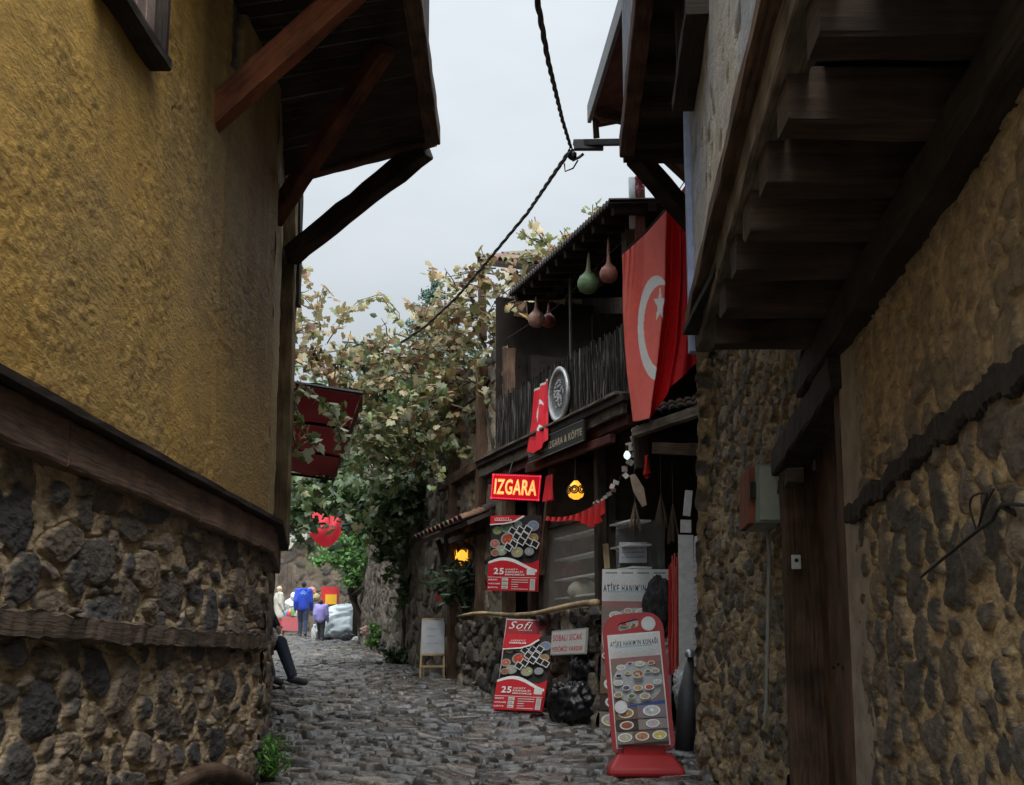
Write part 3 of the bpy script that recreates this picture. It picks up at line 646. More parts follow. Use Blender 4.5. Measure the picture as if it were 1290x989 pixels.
for i in range(6):
    t = (i + .7) / 6; p = a.lerp(n2, t); m = MB(); m.beam(p + Vector((.05, 0, -.05)), Vector((2.5, p.y, ZS - .05)), .09, .10); m.build('joist', W_DARK, sh)
m = MB(); upv = Vector((0, 0, 3.4)); o2 = Vector((-.02, 0, .13))
m.quad(a + o2, n2 + o2, n2 + o2 + upv, a + o2 + upv, (.33, .36, .42)); m.quad(a + o2, Vector((2.6, a.y, ZS + .13)), Vector((2.6, a.y, ZS + 3.5)), a + o2 + upv, (.3, .33, .4)); m.build('jetty_wall', ROUGHP, sh)
m = MB(); m.box((2.6, 8.6, 8.6), (3.2, 3.6, .12), (.1, .06, .045)); m.build('roof', TILE, sh)
strut(at(800, 196, a.y + .02), at(890, 300, 10.1), .12, .14, W_DARK, sh, .005)
strut(at(822, 178, a.y + 1.9), at(878, 232, 11.2), .09, .10, W_BROWN, sh, .004)

# ================================================================== THIRD HOUSE beyond: eave with gutter, reddish soffit, post and downpipe
eh = thing('far_eave_house', 'house behind the dark jetty showing a reddish boarded eave with a grey gutter edge', 'house', (2.3, 12, 1))
ZE = 6.3
e0 = atz(747, 150, ZE); e1 = atz(797, -10, ZE); de = (e1 - e0).normalized()
m = MB(); m.add([e0, e1, Vector((2.2, e1.y, ZE + .35)), Vector((2.2, e0.y, ZE + .35))], [(0, 1, 2, 3)], (.17, .075, .06)); m.build('soffit', ROUGHP, eh)
m = MB(); m.prism([e0 + Vector((-.03, 0, .03)), e1 + Vector((-.03, 0, .03)), Vector((2.2, e1.y, ZE + .42)), Vector((2.2, e0.y, ZE + .42))], (0, 0, .05), (.2, .1, .07)); m.build('roof', TILE, eh)
m = MB(); m.beam(e0 + Vector((-.03, .03, .06)), e1 + Vector((-.03, 0, .06)), .035, .17, seg=6, jit=0); m.build('gutter_board', plain_mat('grey_board', (.16, .17, .18), rough=.5), eh)
m = MB(); m.beam(e0 + Vector((-.0, .05, .0)), Vector((2.2, e0.y + .05, ZE + .3)), .04, .12, seg=6, jit=0); m.build('gable_board', W_RUST, eh)
m = MB(); m.beam(e0 + Vector((.02, -.2, -.02)), Vector((1.8, e0.y - .2, ZE - .3)), .07, .09); m.build('rafter', W_BROWN, eh)
m = MB(); m.beam(e0 + Vector((.02, .0, -.0)), e0 + Vector((.03, .0, -.17)), .03, .05); m.build('drip_block', W_BROWN, eh)
m = MB(); m.box((2.9, 12.4, 4.2), (1.9, 2.6, 6.2), (.12, .09, .07)); m.build('wall', ROUGHP, eh)
pd0 = at(797, 200, 12.1); pd1 = at(800, 300, 12.1)
m = MB(); zb_ = at(797, 288, 12.1).z; m.tube([(pd1.x - .02, 12.1, zb_), (pd1.x - .02, 12.1, 5.9)], .03, n=10, col=(.45, .5, .52)); m.build('downpipe', PAINT, eh, smooth=True)
m = MB(); m.beam((pd1.x + .05, 12.15, zb_ - .1), (pd1.x + .05, 12.15, 5.9), .09, .09, up=(0, 1, 0)); m.build('post', wood_mat('red_post', (.10, .04, .03), (.25, .12, .09)), eh)

# ================================================================== RESTAURANT with balcony
F0 = Vector((1.02, 12.5, 0)); FU = Vector((-.33, 1, 0)).normalized(); FN = Vector((-FU.y, FU.x, 0))   # FN points to the street
def F(s, t, z): return F0 + FU * s + FN * t + Vector((0, 0, z))
def FP(px, py, t=0):
    p = atp(px, py, F(0, t, 0), FN); return (p - F(0, t, 0)).dot(FU), p.z
AX = (FU, FN, Vector((0, 0, 1)))
rs = thing('restaurant_house', 'dark timber restaurant with a picket balcony, rubble ground floor and sagging tiled eaves', 'house', F(3, -2, 1.3))
sN, zf1 = FP(790, 498); sF, zf2 = FP(614, 582); zF = (zf1 + zf2) / 2
_, zr = FP(780, 414); zR = zr
sB = FP(626, 510)[0]
# floor and fascia
m = MB(); m.box(F((sN + sF) / 2, -.75, zF - .03), (sF - sN + .3, 1.7, .06), ax=AX); m.build('balcony_floor', W_DARK, rs)
m = MB(); m.beam(F(sN - .02, .03, zF - .07), F(sF + .15, .03, zF - .09), .05, .17, jit=.004, seg=24); m.build('balcony_fascia', W_GREY, rs)
m = MB(); m.beam(F(sN - .02, .07, zF + .025), F(sF + .15, .07, zF + .005), .12, .025, jit=.004, seg=24); m.build('balcony_ledge', W_GREY, rs)
m = MB()
for i in range(7): s = lerp(sN + .2, sF, i / 6); m.beam(F(s, -.02, zF - .13), F(s, -1.6, zF - .13), .08, .11)
m.build('balcony_joists', W_DARK, rs)
# picket railing
rail = thing('balcony_railing', None, None) if False else None
m = MB(); s = sN
while s < sB:
    r_ = random.uniform(.010, .020); h_ = zR + random.uniform(-.05, .03) - zF; pts = []; ox = random.uniform(-.012, .012)
    for k in range(6): pts.append(F(s + ox * math.sin(k * 1.3) + random.uniform(-.004, .004), random.uniform(-.006, .006), zF + .01 + h_ * k / 5))
    m.tube(pts, [r_ * random.uniform(.8, 1.1) for k in range(6)], n=6); s += r_ * 2 + random.uniform(-.002, .014)
pk = m.build('railing', wood_mat('picket_bark_highlights', (.010, .008, .007), (.38, .34, .30), rough=.7, sx=.8, sy=30, lo=.52, hi=.72), rs)  # pale streaks paint whitish highlights onto the dark sticks
m = MB()
m.tube([F(lerp(sN, sB, i / 12), -.03, zR - .12 + random.uniform(-.006, .006)) for i in range(13)], .016, n=7); m.tube([F(lerp(sN, sB, i / 12), -.03, zF + .12) for i in range(13)], .016, n=7)
m.build('rail', W_DARK, pk)
# side railing at far end
m = MB(); t = 0
while t < 1.1:
    m.tube([F(sB, -t, zF), F(sB + random.uniform(-.01, .01), -t, zR - .03 + random.uniform(-.03, .03))], .013, n=6); t += .03
m.build('end_railing', W_DARK, rs)
# back wall of balcony, posts
zt = FP(700, 300)[1]
m = MB()
s = sN - .5
while s < sB + .1:
    s2 = s + random.uniform(.14, .2); m.box(F((s + s2) / 2, -1.25 + random.uniform(-.006, .006), zF + 1.1), (s2 - s - .008, .03, 2.5), ax=AX); s = s2
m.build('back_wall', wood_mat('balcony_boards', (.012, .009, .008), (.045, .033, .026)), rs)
for px, y0, y1, r_ in ((716, 368, 470, .014),):
    s_, z1_ = FP(px, y0); m = MB(); m.tube([F(s_, -.02, zF), F(s_, -.02, z1_ + .15)], r_, n=8); m.build('balcony_pole', plain_mat('pole_grey', (.12, .12, .12), rough=.5), rs)
s_ = FP(786, 330)[0]
m = MB(); m.beam(F(s_, -.05, zF), F(s_, -.05, FP(786, 285)[1]), .10, .10, up=FU); m.build('balcony_post', wood_mat('post_grey', (.06, .05, .04), (.2, .17, .14)), rs)
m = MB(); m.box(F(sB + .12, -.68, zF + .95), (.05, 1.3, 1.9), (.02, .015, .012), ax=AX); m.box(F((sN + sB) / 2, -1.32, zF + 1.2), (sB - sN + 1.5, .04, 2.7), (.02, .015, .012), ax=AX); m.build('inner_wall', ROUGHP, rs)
# eaves roof over balcony
sE0, zE0 = FP(768, 256, .35); sE1, zE1 = FP(641, 372, .35)
m = MB(); n_ = 40
prof = []
for i in range(n_ * 4 + 1):
    s = lerp(sE0, sE1, i / (n_ * 4)); zz = lerp(zE0, zE1, (s - sE0) / (sE1 - sE0)); w_ = .018 * math.sin(i * math.pi / 2)
    prof.append((F(s, .35, zz + w_), F(s, -2.6, zz + .35 + w_)))
for i in range(len(prof) - 1):
    a_, b_ = prof[i]; c_, d_ = prof[i + 1]; dz = Vector((0, 0, .035))
    m.add([a_, c_, d_, b_, a_ + dz, c_ + dz, d_ + dz, b_ + dz], [(0, 1, 2, 3), (7, 6, 5, 4), (0, 4, 5, 1)], (.045, .035, .03))
m.build('roof', TILE, rs)
m = MB()
for i in range(12):
    s = lerp(sE0 + .05, sE1 - .1, i / 11); zz = lerp(zE0, zE1, (s - sE0) / (sE1 - sE0)); m.beam(F(s, .3, zz - .05), F(s, -2.4, zz + .27), .06, .07)
m.build('rafters', W_DARK, rs)
m = MB(); m.beam(F(sE0, -.05, zE0 + .02), F(sE1, -.05, zE1 + .02), .09, .11); m.build('roof_beam', W_DARK, rs)
# far end of the upper floor: plaster pier and small higher tiled roof
sP0, sP1 = FP(641, 600, -.15)[0], FP(568, 650, -.15)[0]
def pmod(U, V, h, C):
    n = fbm(U * 5, V * 2.5, 71, 5, .6); k = sst(.45, .6, fbm(U * 1.6, V * 1.2, 91, 4))
    return h * (1 - .7 * k), C * (1 - k[..., None]) + (np.array([.24, .2, .14]) * (.55 + .8 * n)[..., None]) * k[..., None]
pa, pb = F(sP0 - .05, -.12, 0), F(sP1, -.12, 0)
wall_sheet('stone_wall', (pa.x, pa.y), (pb.x, pb.y), 1.0, 5.3, .016, 91, .04, .12, [(.13, .11, .085), (.17, .14, .1), (.1, .085, .07)], (.27, .21, .13), rs, depth=.04, tries=2500, mod=pmod)
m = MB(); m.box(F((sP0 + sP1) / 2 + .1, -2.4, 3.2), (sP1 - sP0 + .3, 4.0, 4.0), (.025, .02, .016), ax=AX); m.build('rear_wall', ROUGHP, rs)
for px in (640, 606, 572):
    s_ = FP(px, 500, -.05)[0]; m = MB(); m.beam(F(s_, -.06, 1.1), F(s_, -.06, 5.2), .12, .12, up=FU, jit=.008); m.build('timber_post', W_BROWN, rs)
m = MB(); m.beam(F(sP0 - .1, -.04, 4.05), F(sP1 + .1, -.04, 3.95), .1, .12); m.build('timber_tie', W_BROWN, rs)
# upper roof with tiles
def tile_roof(parent, A, B, down, n, rows, name='roof', col=(.13, .085, .06), r=.085):
    """barrel tiles: A->B along the ridge side, down = vector down the slope"""
    m = MB(); A = Vector(A); B = Vector(B); down = Vector(down); D = (B - A).normalized(); nn = D.cross(down).normalized(); nn = nn if nn.z > 0 else -nn
    m.prism([A - nn * .03, B - nn * .03, B + down - nn * .03, A + down - nn * .03], -nn * .05, (.05, .035, .03))
    for i in range(n):
        for j in range(rows):
            p = A.lerp(B, (i + .5) / n) + down * (j / rows); q = p + down * (1.12 / rows); c_ = [x * random.uniform(.6, 1.4) for x in col]
            vs = []; 
            for (pp, lift) in ((p, .0), (q, .018)):
                for k in range(6):
                    a_ = math.pi * k / 5; vs.append(pp + D * (math.cos(a_) * r) + nn * (math.sin(a_) * r * .55 + lift + random.uniform(-.003, .003)))
            vs += [v - nn * .012 for v in vs]
            fs = [(k, k + 1, k + 7, k + 6) for k in range(5)] + [(k + 13, k + 12, k + 18, k + 19) for k in range(5)] + [(k + 6, k + 7, k + 19, k + 18) for k in range(5)]
            m.add(vs, fs, tuple(c_))
    return m.build(name, TILE, parent)
ra = at(604, 322, 17.6); rb = at(684, 330, 15.4)
tile_roof(rs, ra + Vector((.9, .35, .16)), rb + Vector((.9, .35, .16)), Vector((-.9, -.35, -.2)), 11, 3, 'upper_roof')
m = MB(); q = ra + Vector((.25, .15, -.62)); m.box(F(FP(640, 370, -.6)[0], -1.5, ra.z - .75), (1.6, 1.2, 1.3), (.03, .023, .018), ax=AX); m.build('attic_wall', ROUGHP, rs)
m = MB(); m.beam(ra + Vector((.02, 0, -.02)), ra + Vector((.05, .02, -1.1)), .1, .07, up=(0, 1, 0)); m.build('attic_board', W_BROWN, rs); m = MB(); m.beam(at(658, 350, 16), at(655, 400, 16), .14, .1, up=(0, 1, 0)); m.build('attic_board', W_BROWN, rs)
pw = at(630, 420, 16.6); m = MB(); m.box(pw + Vector((.0, .0, -.25)), (.12, .05, 1.1), (.4, .42, .44)); m.build('white_shutter', ROUGHP, rs)
# ground floor: low stone wall, ledge, windows, posts, dark room
sW0, sW1 = FP(757, 800, .05)[0], FP(582, 800, .05)[0]
pa, pb = F(sW0, .05, 0), F(sW1, .05, 0); zL = FP(640, 776, .05)[1]
wall_sheet('low_stone_wall', (pa.x, pa.y), (pb.x, pb.y), .8, zL, .011, 95, .05, .13, [(.16, .135, .10), (.12, .10, .08), (.2, .165, .12), (.09, .08, .07)], (.11, .085, .06), rs, depth=.06, tries=5000, k=.8, vert=.15)
m = MB(); m.box(F((sW0 + sW1) / 2, -.18, zL - .03), (sW1 - sW0, .42, .06), (.12, .1, .08), ax=AX); m.build('wall_top', ROUGHP, rs)
m = MB(); pts = [F(lerp(FP(578, 778, .14)[0], FP(752, 763, .14)[0], i / 14), .14, lerp(FP(578, 778, .14)[1], FP(752, 763, .14)[1], i / 14) + .03 * math.sin(i * .55 + .5)) for i in range(15)]
m.tube(pts, [.018 + .012 * i / 14 + random.uniform(-.003, .003) for i in range(15)], n=8); m.build('ledge_branch', W_PALE, rs, smooth=True)
zc = zF - .2
sw0, sw1 = FP(757, 700, -.1)[0], FP(682, 700, -.1)[0]; zw1 = FP(720, 655, -.1)[1]
m = MB()
for s in (sw0, sw1): m.beam(F(s, -.1, .9), F(s, -.1, zc), .09, .09, up=FU)
m.beam(F(sw0, -.1, zw1), F(sw1, -.1, zw1), .06, .07); m.beam(F(sw0, -.1, zL + .02), F(sw1, -.1, zL + .02), .07, .07)
fr = m.build('window', W_DARK, rs)
m = MB(); m.quad(F(sw0 + .05, -.1, zL + .05), F(sw1 - .05, -.1, zL + .05), F(sw1 - .05, -.1, zw1 - .03), F(sw0 + .05, -.1, zw1 - .03))
gm, gt, gb = base_mat('window_glass'); gb.inputs['Base Color'].default_value = (.55, .5, .45, 1); gb.inputs['Roughness'].default_value = .06; gb.inputs['Alpha'].default_value = .22; gb.inputs['Specular IOR Level'].default_value = .8
m.build('pane', gm, fr)
m = MB()
for py in (676, 703, 729, 753):
    s0_, z_ = FP(690, py, -.3)[0], FP(720, py, -.3)[1]
    m.beam(F(sw0 - .4, -.34, z_), F(sw1, -.34, z_), .2, .018, seg=4, jit=.001)
m.build('shelves', plain_mat('white_shelf', (.75, .75, .72)), rs)
m = MB()     # dark room inside
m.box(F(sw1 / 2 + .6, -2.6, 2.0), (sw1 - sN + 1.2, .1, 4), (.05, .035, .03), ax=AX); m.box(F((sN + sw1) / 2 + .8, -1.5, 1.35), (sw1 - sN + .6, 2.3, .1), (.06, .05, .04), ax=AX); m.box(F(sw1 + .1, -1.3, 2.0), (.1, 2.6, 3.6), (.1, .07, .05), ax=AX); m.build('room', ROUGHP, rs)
m = MB(); m.beam(F(sN, -.05, zc + .0), F(sF, -.05, zc - .02), .1, .1); m.beam(F(sN + .3, .02, zc - .13), F(sw1 + .1, .02, zc - .1), .05, .08); m.build('ceiling_beam', wood_mat('red_beam', (.05, .015, .012), (.14, .045, .035)), rs)
m = MB(); m.beam(F(sw1 + .1, -.08, 1.0), F(sw1 + .16, -.08, zc), .11, .1, up=FU, jit=.006); m.beam(F(FP(690, 640)[0], -.05, zc - .15), F(FP(676, 700)[0], -.05, zL + .4), .06, .05, up=FU); m.build('timber_post', W_BROWN, rs)
# small inner things on the shelves
pump = MB(); s_, z_ = FP(733, 760, -.34); c = F(s_, -.36, z_ + .12); pr_ = []
for i in range(9): a_ = -math.pi / 2 + math.pi * i / 8; pr_.append((max(.004, .165 * math.cos(a_)), .12 * math.sin(a_)))
pump.lathe(c, (0, 0, 1), pr_, n=22, col=(.42, .42, .33)); tag(pump.build('pumpkin', ROUGHP, smooth=True), 'pale green white pumpkin on the lowest shelf behind the restaurant window', 'pumpkin')

# ================================================================== SIGNS AND BOARDS
WH = plain_mat('white_ink', (.75, .75, .73), rough=.5, var=.03); BK = plain_mat('black_ink', (.015, .015, .017), rough=.5, var=.05)
RED_INK = plain_mat('red_ink', (.5, .03, .03), rough=.5, var=.05); GOLD = plain_mat('pale_gold_ink', (.5, .42, .28), rough=.5, var=.1)
REDC = (.50, .022, .03); WHC = (.72, .72, .70)
def board_at(name, label, cat, bl, br, tl, group=None):
    mt, W, H = frame_mat(bl, br, tl); t = thing(name, label, cat, mat=mt, group=group); return t, W, H
def bowl(p, x, y, r, col, rim=(.7, .7, .68), sq=.75, rng_=random):
    p.poly(disc(x, y, r, r * sq, 14), (.08, .07, .06)); p.poly(disc(x, y + r * .06, r * .95, r * sq * .95, 14), rim)
    p.poly(disc(x, y + r * .06, r * .76, r * sq * .74, 12), col)
    for k in range(5):
        a = rng_.random() * 6.28; q = rng_.random() * .5 * r; c2 = tuple(min(1, c * rng_.uniform(.5, 1.8) + .02) for c in col)
        p.poly(disc(x + q * math.cos(a), y + r * .06 + q * sq * math.sin(a), r * .17, r * .14, 6, a), c2)
def wave(x0, x1, f, n=16): return [(lerp(x0, x1, i / n), f(i / n)) for i in range(n + 1)]
def breakfast_poster(t, W, H, seed, head=.0):
    """the photographed design: red head, dark food picture, white swoosh, 25 and the menu rows"""
    r = random.Random(seed); m = MB(); m.box((W / 2, H / 2, -.008), (W, H, .016), (.35, .03, .03)); m.build('panel', PAINT, t, local=True, bevel=.002)
    p = Print(.001); p.rect(0, 0, W, H, REDC)
    p.poly([(0, H * .36)] + [(W * a, H * b) for a, b in ((.15, .40), (.35, .43), (.6, .38), (.85, .37), (1, .42), (1, 1), (0, 1))], (.035, .03, .028))
    fx = [(.12, .80, .10, (.25, .32, .1)), (.32, .84, .14, (.12, .18, .12)), (.55, .88, .09, (.25, .3, .26)), (.86, .86, .13, (.16, .2, .3)), (.36, .68, .16, (.42, .06, .03)), (.88, .70, .11, (.32, .17, .05)),
          (.10, .62, .11, (.4, .12, .08)), (.24, .53, .13, (.3, .34, .26)), (.57, .51, .13, (.36, .33, .16)), (.82, .52, .10, (.26, .28, .3)), (.12, .5, .09, (.3, .1, .05))]
    for x, y, q, c in fx: bowl(p, W * x, H * y, W * q, c, rim=(.28, .30, .27), rng_=r)
    for i, (x, y) in enumerate([(.47, .79), (.63, .80), (.78, .81), (.56, .72), (.72, .73), (.5, .62), (.66, .66), (.82, .65), (.94, .62), (.40, .58)]):
        c, s = math.cos(-.5), math.sin(-.5); q = W * .062
        sq = lambda k: [(W * x + (a * c - b * s) * q * k, H * y + (a * s + b * c) * q * k) for a, b in ((-1, -.8), (1, -.8), (1, .8), (-1, .8))]
        p.poly(sq(1.25), (.6, .6, .58)); p.poly(sq(.95), (.02, .018, .018))
    # white swoosh
    top = wave(0, 1, lambda a: .375 + .075 * math.sin(a * 4.2 + .1) - .02 * a); bot = [(a, b - .03 - .015 * math.sin(a * 3)) for a, b in top]
    p.poly([(W * a, H * b) for a, b in top] + [(W * a, H * b) for a, b in reversed(bot)], WHC)
    p.poly([(W * a, H * b) for a, b in bot] + [(W, 0), (0, 0)], REDC)
    # header
    hp = [(0, .885), (.3, .90), (.5, .93), (.68, 1), (0, 1)] if not head else [(0, .80), (.35, .82), (.55, .86), (.72, .94), (.8, 1), (0, 1)]
    p.poly([(W * a, H * b) for a, b in hp], REDC)
    e = [(hp[1][0] * 1, hp[1][1]), (hp[2][0], hp[2][1]), (hp[3][0], hp[3][1])]
    p.poly([(0, H * hp[0][1])] + [(W * a, H * b) for a, b in e] + [(W * (a + .03), H * (b - .014)) for a, b in reversed(e)] + [(0, H * (hp[0][1] - .014))], WHC)
    p.rect(W * .80, H * .215, W * .17, H * .075, (.62, .62, .6)); 
    p.rect(0, H * .175, W, H * .006, WHC)
    for i in range(3): p.rect(W * .30, H * (.025 + .05 * i), W * .13, H * .042, (.55, .53, .5)); p.rect(W * .315, H * (.035 + .05 * i), W * .08, H * .008, (.15, .1, .1))
    for i in range(5): p.rect(W * .50, H * (.022 + .03 * i), W * (.34 if i in (0, 3, 4) else .14), H * .010, (.62, .5, .5))
    p.rect(W * .88, H * .015, W * .10, H * .145, (.6, .58, .56))
    for i in range(9): p.rect(W * .895, H * (.022 + .015 * i), W * .07, H * .004, (.2, .12, .12))
    p.build('printed_picture', t); z = .001 + .00035 * (p.k + 3)
    lettering('25', W * .13, H * .215, W * .21, H * .085, z, WH, t, bold=.03)
    for i, s in enumerate(('ÇEŞİT', 'KAHVALTI', 'MENÜMÜZ')): lettering(s, W * .37, H * (.270 - .033 * i), W * (.26, .36, .40)[i], H * .025, z, WH, t, bold=.03)
    for i, s in enumerate(('KÖFTE', 'GÖZLEME', 'MANTI')): lettering(s, W * .03, H * (.032 + .05 * i), W * (.2, .24, .18)[i], H * .022, z, WH, t, bold=.03)
    return z
z3 = lambda v: Vector(v)
sgi = F(0, .12, 0)
# hanging poster on the wall post
bl, br, tl = at(616, 744, 15.05), at(677.5, 745.5, 14.75), at(617.5, 650, 15.05)
t, W, H = board_at('menu_poster', 'red breakfast poster numbered 25 hung on the timber post under the glowing red sign', 'poster', bl, br, tl, 'restaurant breakfast posters')
zz = breakfast_poster(t, W, H, 4); lettering('LEZZETLİ', W * .10, H * .955, W * .30, H * .022, zz, WH, t, bold=.02); lettering('SABAHLAR', W * .10, H * .925, W * .36, H * .022, zz, WH, t, bold=.03)
# leaning poster in front of the low wall, an older one behind it
bl, br, tl = at(622, 895, 14.0), at(683, 898, 13.8), at(630, 800, 14.25)
u_ = (br - bl); tlh = tl
t, W, H = board_at('menu_poster', 'red breakfast poster numbered 25 leaning against the low stone wall, its foot on the cobbles', 'poster', bl, br, tl, 'restaurant breakfast posters')
zz = breakfast_poster(t, W, H, 9, head=1); lettering('LEZZETLİ', W * .16, H * .90, W * .30, H * .024, zz, WH, t, bold=.02); lettering('SABAHLAR', W * .13, H * .865, W * .36, H * .026, zz, WH, t, bold=.03)
bl, br, tl = at(624, 890, 14.35), at(684, 893, 14.2), at(627, 779, 14.6)
t, W, H = board_at('menu_poster', 'older red poster with script heading behind the leaning breakfast poster', 'poster', bl, br, tl, 'restaurant breakfast posters')
m = MB(); m.box((W / 2, H / 2, -.01), (W, H, .02), (.45, .4, .38)); m.build('panel', PAINT, t, local=True); p = Print(.001); p.rect(W * .02, H * .01, W * .96, H * .975, (.33, .03, .035)); p.poly([(W * .4, H * .8), (W * .98, H * .85), (W * .98, H * .985), (W * .5, H * .985)], (.25, .03, .04)); p.build('printed_picture', t)
lettering('Sofi', W * .08, H * .885, W * .5, H * .085, .003, WH, t, bold=-.004, italic=.4); lettering('LEZZETLİ', W * .28, H * .865, W * .3, H * .014, .003, WH, t)
# SOBALI SICAK sign
FQ0 = lambda px, py, t: (lambda r: F(r[0], t, r[1]))(FP(px, py, t)); bl, br, tl = FQ0(693, 826, .17), FQ0(737, 824, .17), FQ0(694, 795, .15)
t, W, H = board_at('wall_sign', 'small white framed sign with red capitals fixed on the low stone wall', 'sign', bl, br, tl)
m = MB(); m.box((W / 2, H / 2, -.01), (W, H, .02), (.35, .34, .32)); m.build('frame', PAINT, t, local=True, bevel=.003); p = Print(.001); p.rect(.012, .012, W - .024, H - .024, (.6, .59, .56)); p.build('sign_face', t)
lettering('SOBALI SICAK', W * .06, H * .56, W * .84, H * .25, .002, RED_INK, t, bold=.02); lettering('YERİMİZ VARDIR', W * .05, H * .14, W * .88, H * .25, .002, RED_INK, t, bold=.02)
# LED sign
bl, br, tl = at(617, 629, 15.2), at(680, 632, 14.9), at(617.5, 596, 15.2)
t, W, H = board_at('led_sign', 'glowing red LED sign reading IZGARA in orange letters under the balcony corner', 'lit sign', bl, br, tl)
m = MB(); m.box((W / 2, H / 2, -.03), (W, H, .06), (.02, .01, .01)); m.build('housing', PAINT, t, local=True, bevel=.004)
m = MB(); m.quad((.005, .005, .002), (W - .005, .005, .002), (W - .005, H - .005, .002), (.005, H - .005, .002), (.22, .003, .006)); m.build('lit_face', attr_mat('led_face', emit=.6, rough=.3), t, local=True)
m = MB()
for i in range(26):
    for (x, y) in ((W * (i + .5) / 26, H * .06), (W * (i + .5) / 26, H * .94)): m.add([(x + a, y + b, .005) for a, b in disc(0, 0, .006, .006, 6)], [(0, 1, 2, 3, 4, 5)], (.9, .04, .10))
for i in range(13):
    for (x, y) in ((W * .03, H * (i + .5) / 13), (W * .97, H * (i + .5) / 13)): m.add([(x + a, y + b, .005) for a, b in disc(0, 0, .006, .006, 6)], [(0, 1, 2, 3, 4, 5)], (.9, .04, .10))
m.build('led_border', attr_mat('led_dots', emit=.7, rough=.3), t, local=True)
lettering('IZGARA', W * .075, H * .20, W * .85, H * .60, .006, plain_mat('led_orange', (1, .22, .05), emit=.55, var=.05), t, bold=.03); lettering('IZGARA', W * .09, H * .23, W * .82, H * .54, .008, plain_mat('led_yellow', (1, .42, .13), emit=.45, var=.05), t, bold=.0)
m = MB(); m.tube([(W * .3, H * .9, -.03), (W * .3, H * 1.5, -.1)], .006, col=(.1, .1, .1)); m.build('bracket', METAL, t, local=True)
m = MB(); m.tube([(W * .7, H * .9, -.03), (W * .7, H * 1.5, -.1)], .006, col=(.1, .1, .1)); m.build('bracket', METAL, t, local=True)
# long black name board
s0, s1 = FP(735, 540, .11)[0], FP(665, 580, .11)[0]; zt_ = FP(733, 529, .11)[1]; zb_ = FP(733, 556, .11)[1]
t, W, H = board_at('name_board', 'long black board with pale gold lettering hung under the balcony edge', 'sign', F(s1, .11, zb_), F(s0, .11, zb_), F(s1, .11, zt_))
m = MB(); m.box((W / 2, H / 2, -.012), (W, H, .024), (.018, .018, .018)); m.build('panel', PAINT, t, local=True, bevel=.003)
lettering('KAHVALTI IZGARA & KÖFTE', W * .02, H * .30, W * .95, H * .42, .001, GOLD, t, bold=.02)
m = MB(); 
for x, y, a, b in ((W / 2, H - .004, W, .008), (W / 2, .004, W, .008)): m.box((x, y, .001), (a, b, .006), (.16, .15, .13))
m.build('trim', PAINT, t, local=True)
# large white menu board
def menu_print(t, W, H, r, seed, title, tw, top=.93):
    rr = random.Random(seed); p = Print(.001); p.rect(0, 0, W, H, (.55, .56, .56))
    p.rect(0, 0, W, H * .80, (.20, .15, .13)); p.poly([(W * .0, H * .80), (W, H * .80), (W, H * .74), (0, H * .77)], (.3, .14, .13))
    p.poly([(W * .02 + x * 0, y) for x, y in []] or disc(W * .5, H * .57, W * .495, H * .19, 28), (.36, .37, .38))
    cols = [(.4, .08, .03), (.03, .03, .05), (.3, .2, .06), (.08, .14, .05), (.35, .3, .2), (.25, .05, .04), (.1, .07, .12), (.42, .28, .1)]
    for i, (x, y, q) in enumerate([(.20, .71, .1), (.38, .74, .065), (.58, .73, .10), (.80, .73, .075), (.14, .635, .075), (.32, .655, .06), (.72, .655, .065), (.87, .655, .085), (.12, .57, .10), (.27, .52, .09), (.50, .51, .10), (.72, .51, .10), (.89, .55, .09), (.10, .46, .09), (.36, .44, .085), (.62, .43, .11), (.46, .655, .03)]):
        bowl(p, W * x, H * y, W * q, cols[(i + seed) % 8] if i not in (0, 2, 12, 8) else (.45, .44, .42), rng_=rr, sq=.62)
    p.poly(disc(W * .52, H * .63, W * .11, H * .035, 12), (.5, .48, .42)); 
    for k in range(14): a = rr.random() * 6.3; p.poly(disc(W * .52 + W * .07 * math.cos(a), H * .637 + H * .018 * math.sin(a), W * .025, H * .009, 6, a), rr.choice([(.05, .2, .03), (.5, .05, .02), (.1, .28, .04)]))
    p.poly([(W * .25, H * .355), (W, H * .385), (W, H * .35), (W * .25, H * .33)], (.03, .07, .25))
    # lower pictures
    for i, (x, y, w_, h_, c) in enumerate([(.0, .235, .44, .105, (.16, .1, .06)), (.45, .235, .55, .115, (.2, .17, .19)), (0, .135, .44, .09, (.05, .035, .03)), (.45, .135, .55, .09, (.25, .22, .2)), (0, .02, .33, .105, (.2, .18, .15)), (.34, .02, .32, .105, (.16, .1, .07)), (.67, .02, .33, .105, (.14, .1, .1))]):
        p.rect(W * x, H * y, W * w_, H * h_, c)
        bowl(p, W * (x + w_ / 2), H * (y + h_ / 2), min(W * w_, H * h_ * 1.6) * .46, [(.35, .2, .08), (.5, .5, .5), (.3, .08, .04), (.45, .43, .42), (.42, .38, .3), (.4, .2, .1), (.55, .5, .12)][i], rng_=rr, sq=.6)
    p.build('printed_picture', t); z = .001 + .00035 * (p.k + 3)
    lettering(title, W * .03, H * (top - .082), W * tw, H * .062, z, BK, t, bold=.03, sp=1.3)
    return z
bl, br, tl = at(756, 924, 12.8), at(846, 926, 12.7), at(758, 717, 12.95)
t, W, H = board_at('menu_board', 'tall white menu board with bold black heading standing behind the red stand', 'menu board', bl, br, tl)
m = MB(); m.box((W / 2, H / 2, -.012), (W, H, .024), (.6, .62, .64)); m.build('panel', PAINT, t, local=True, bevel=.003)
zz = menu_print(t, W, H, random, 3, "ATİKE HANIM'IN KONAĞI", .95)
p = Print(zz)
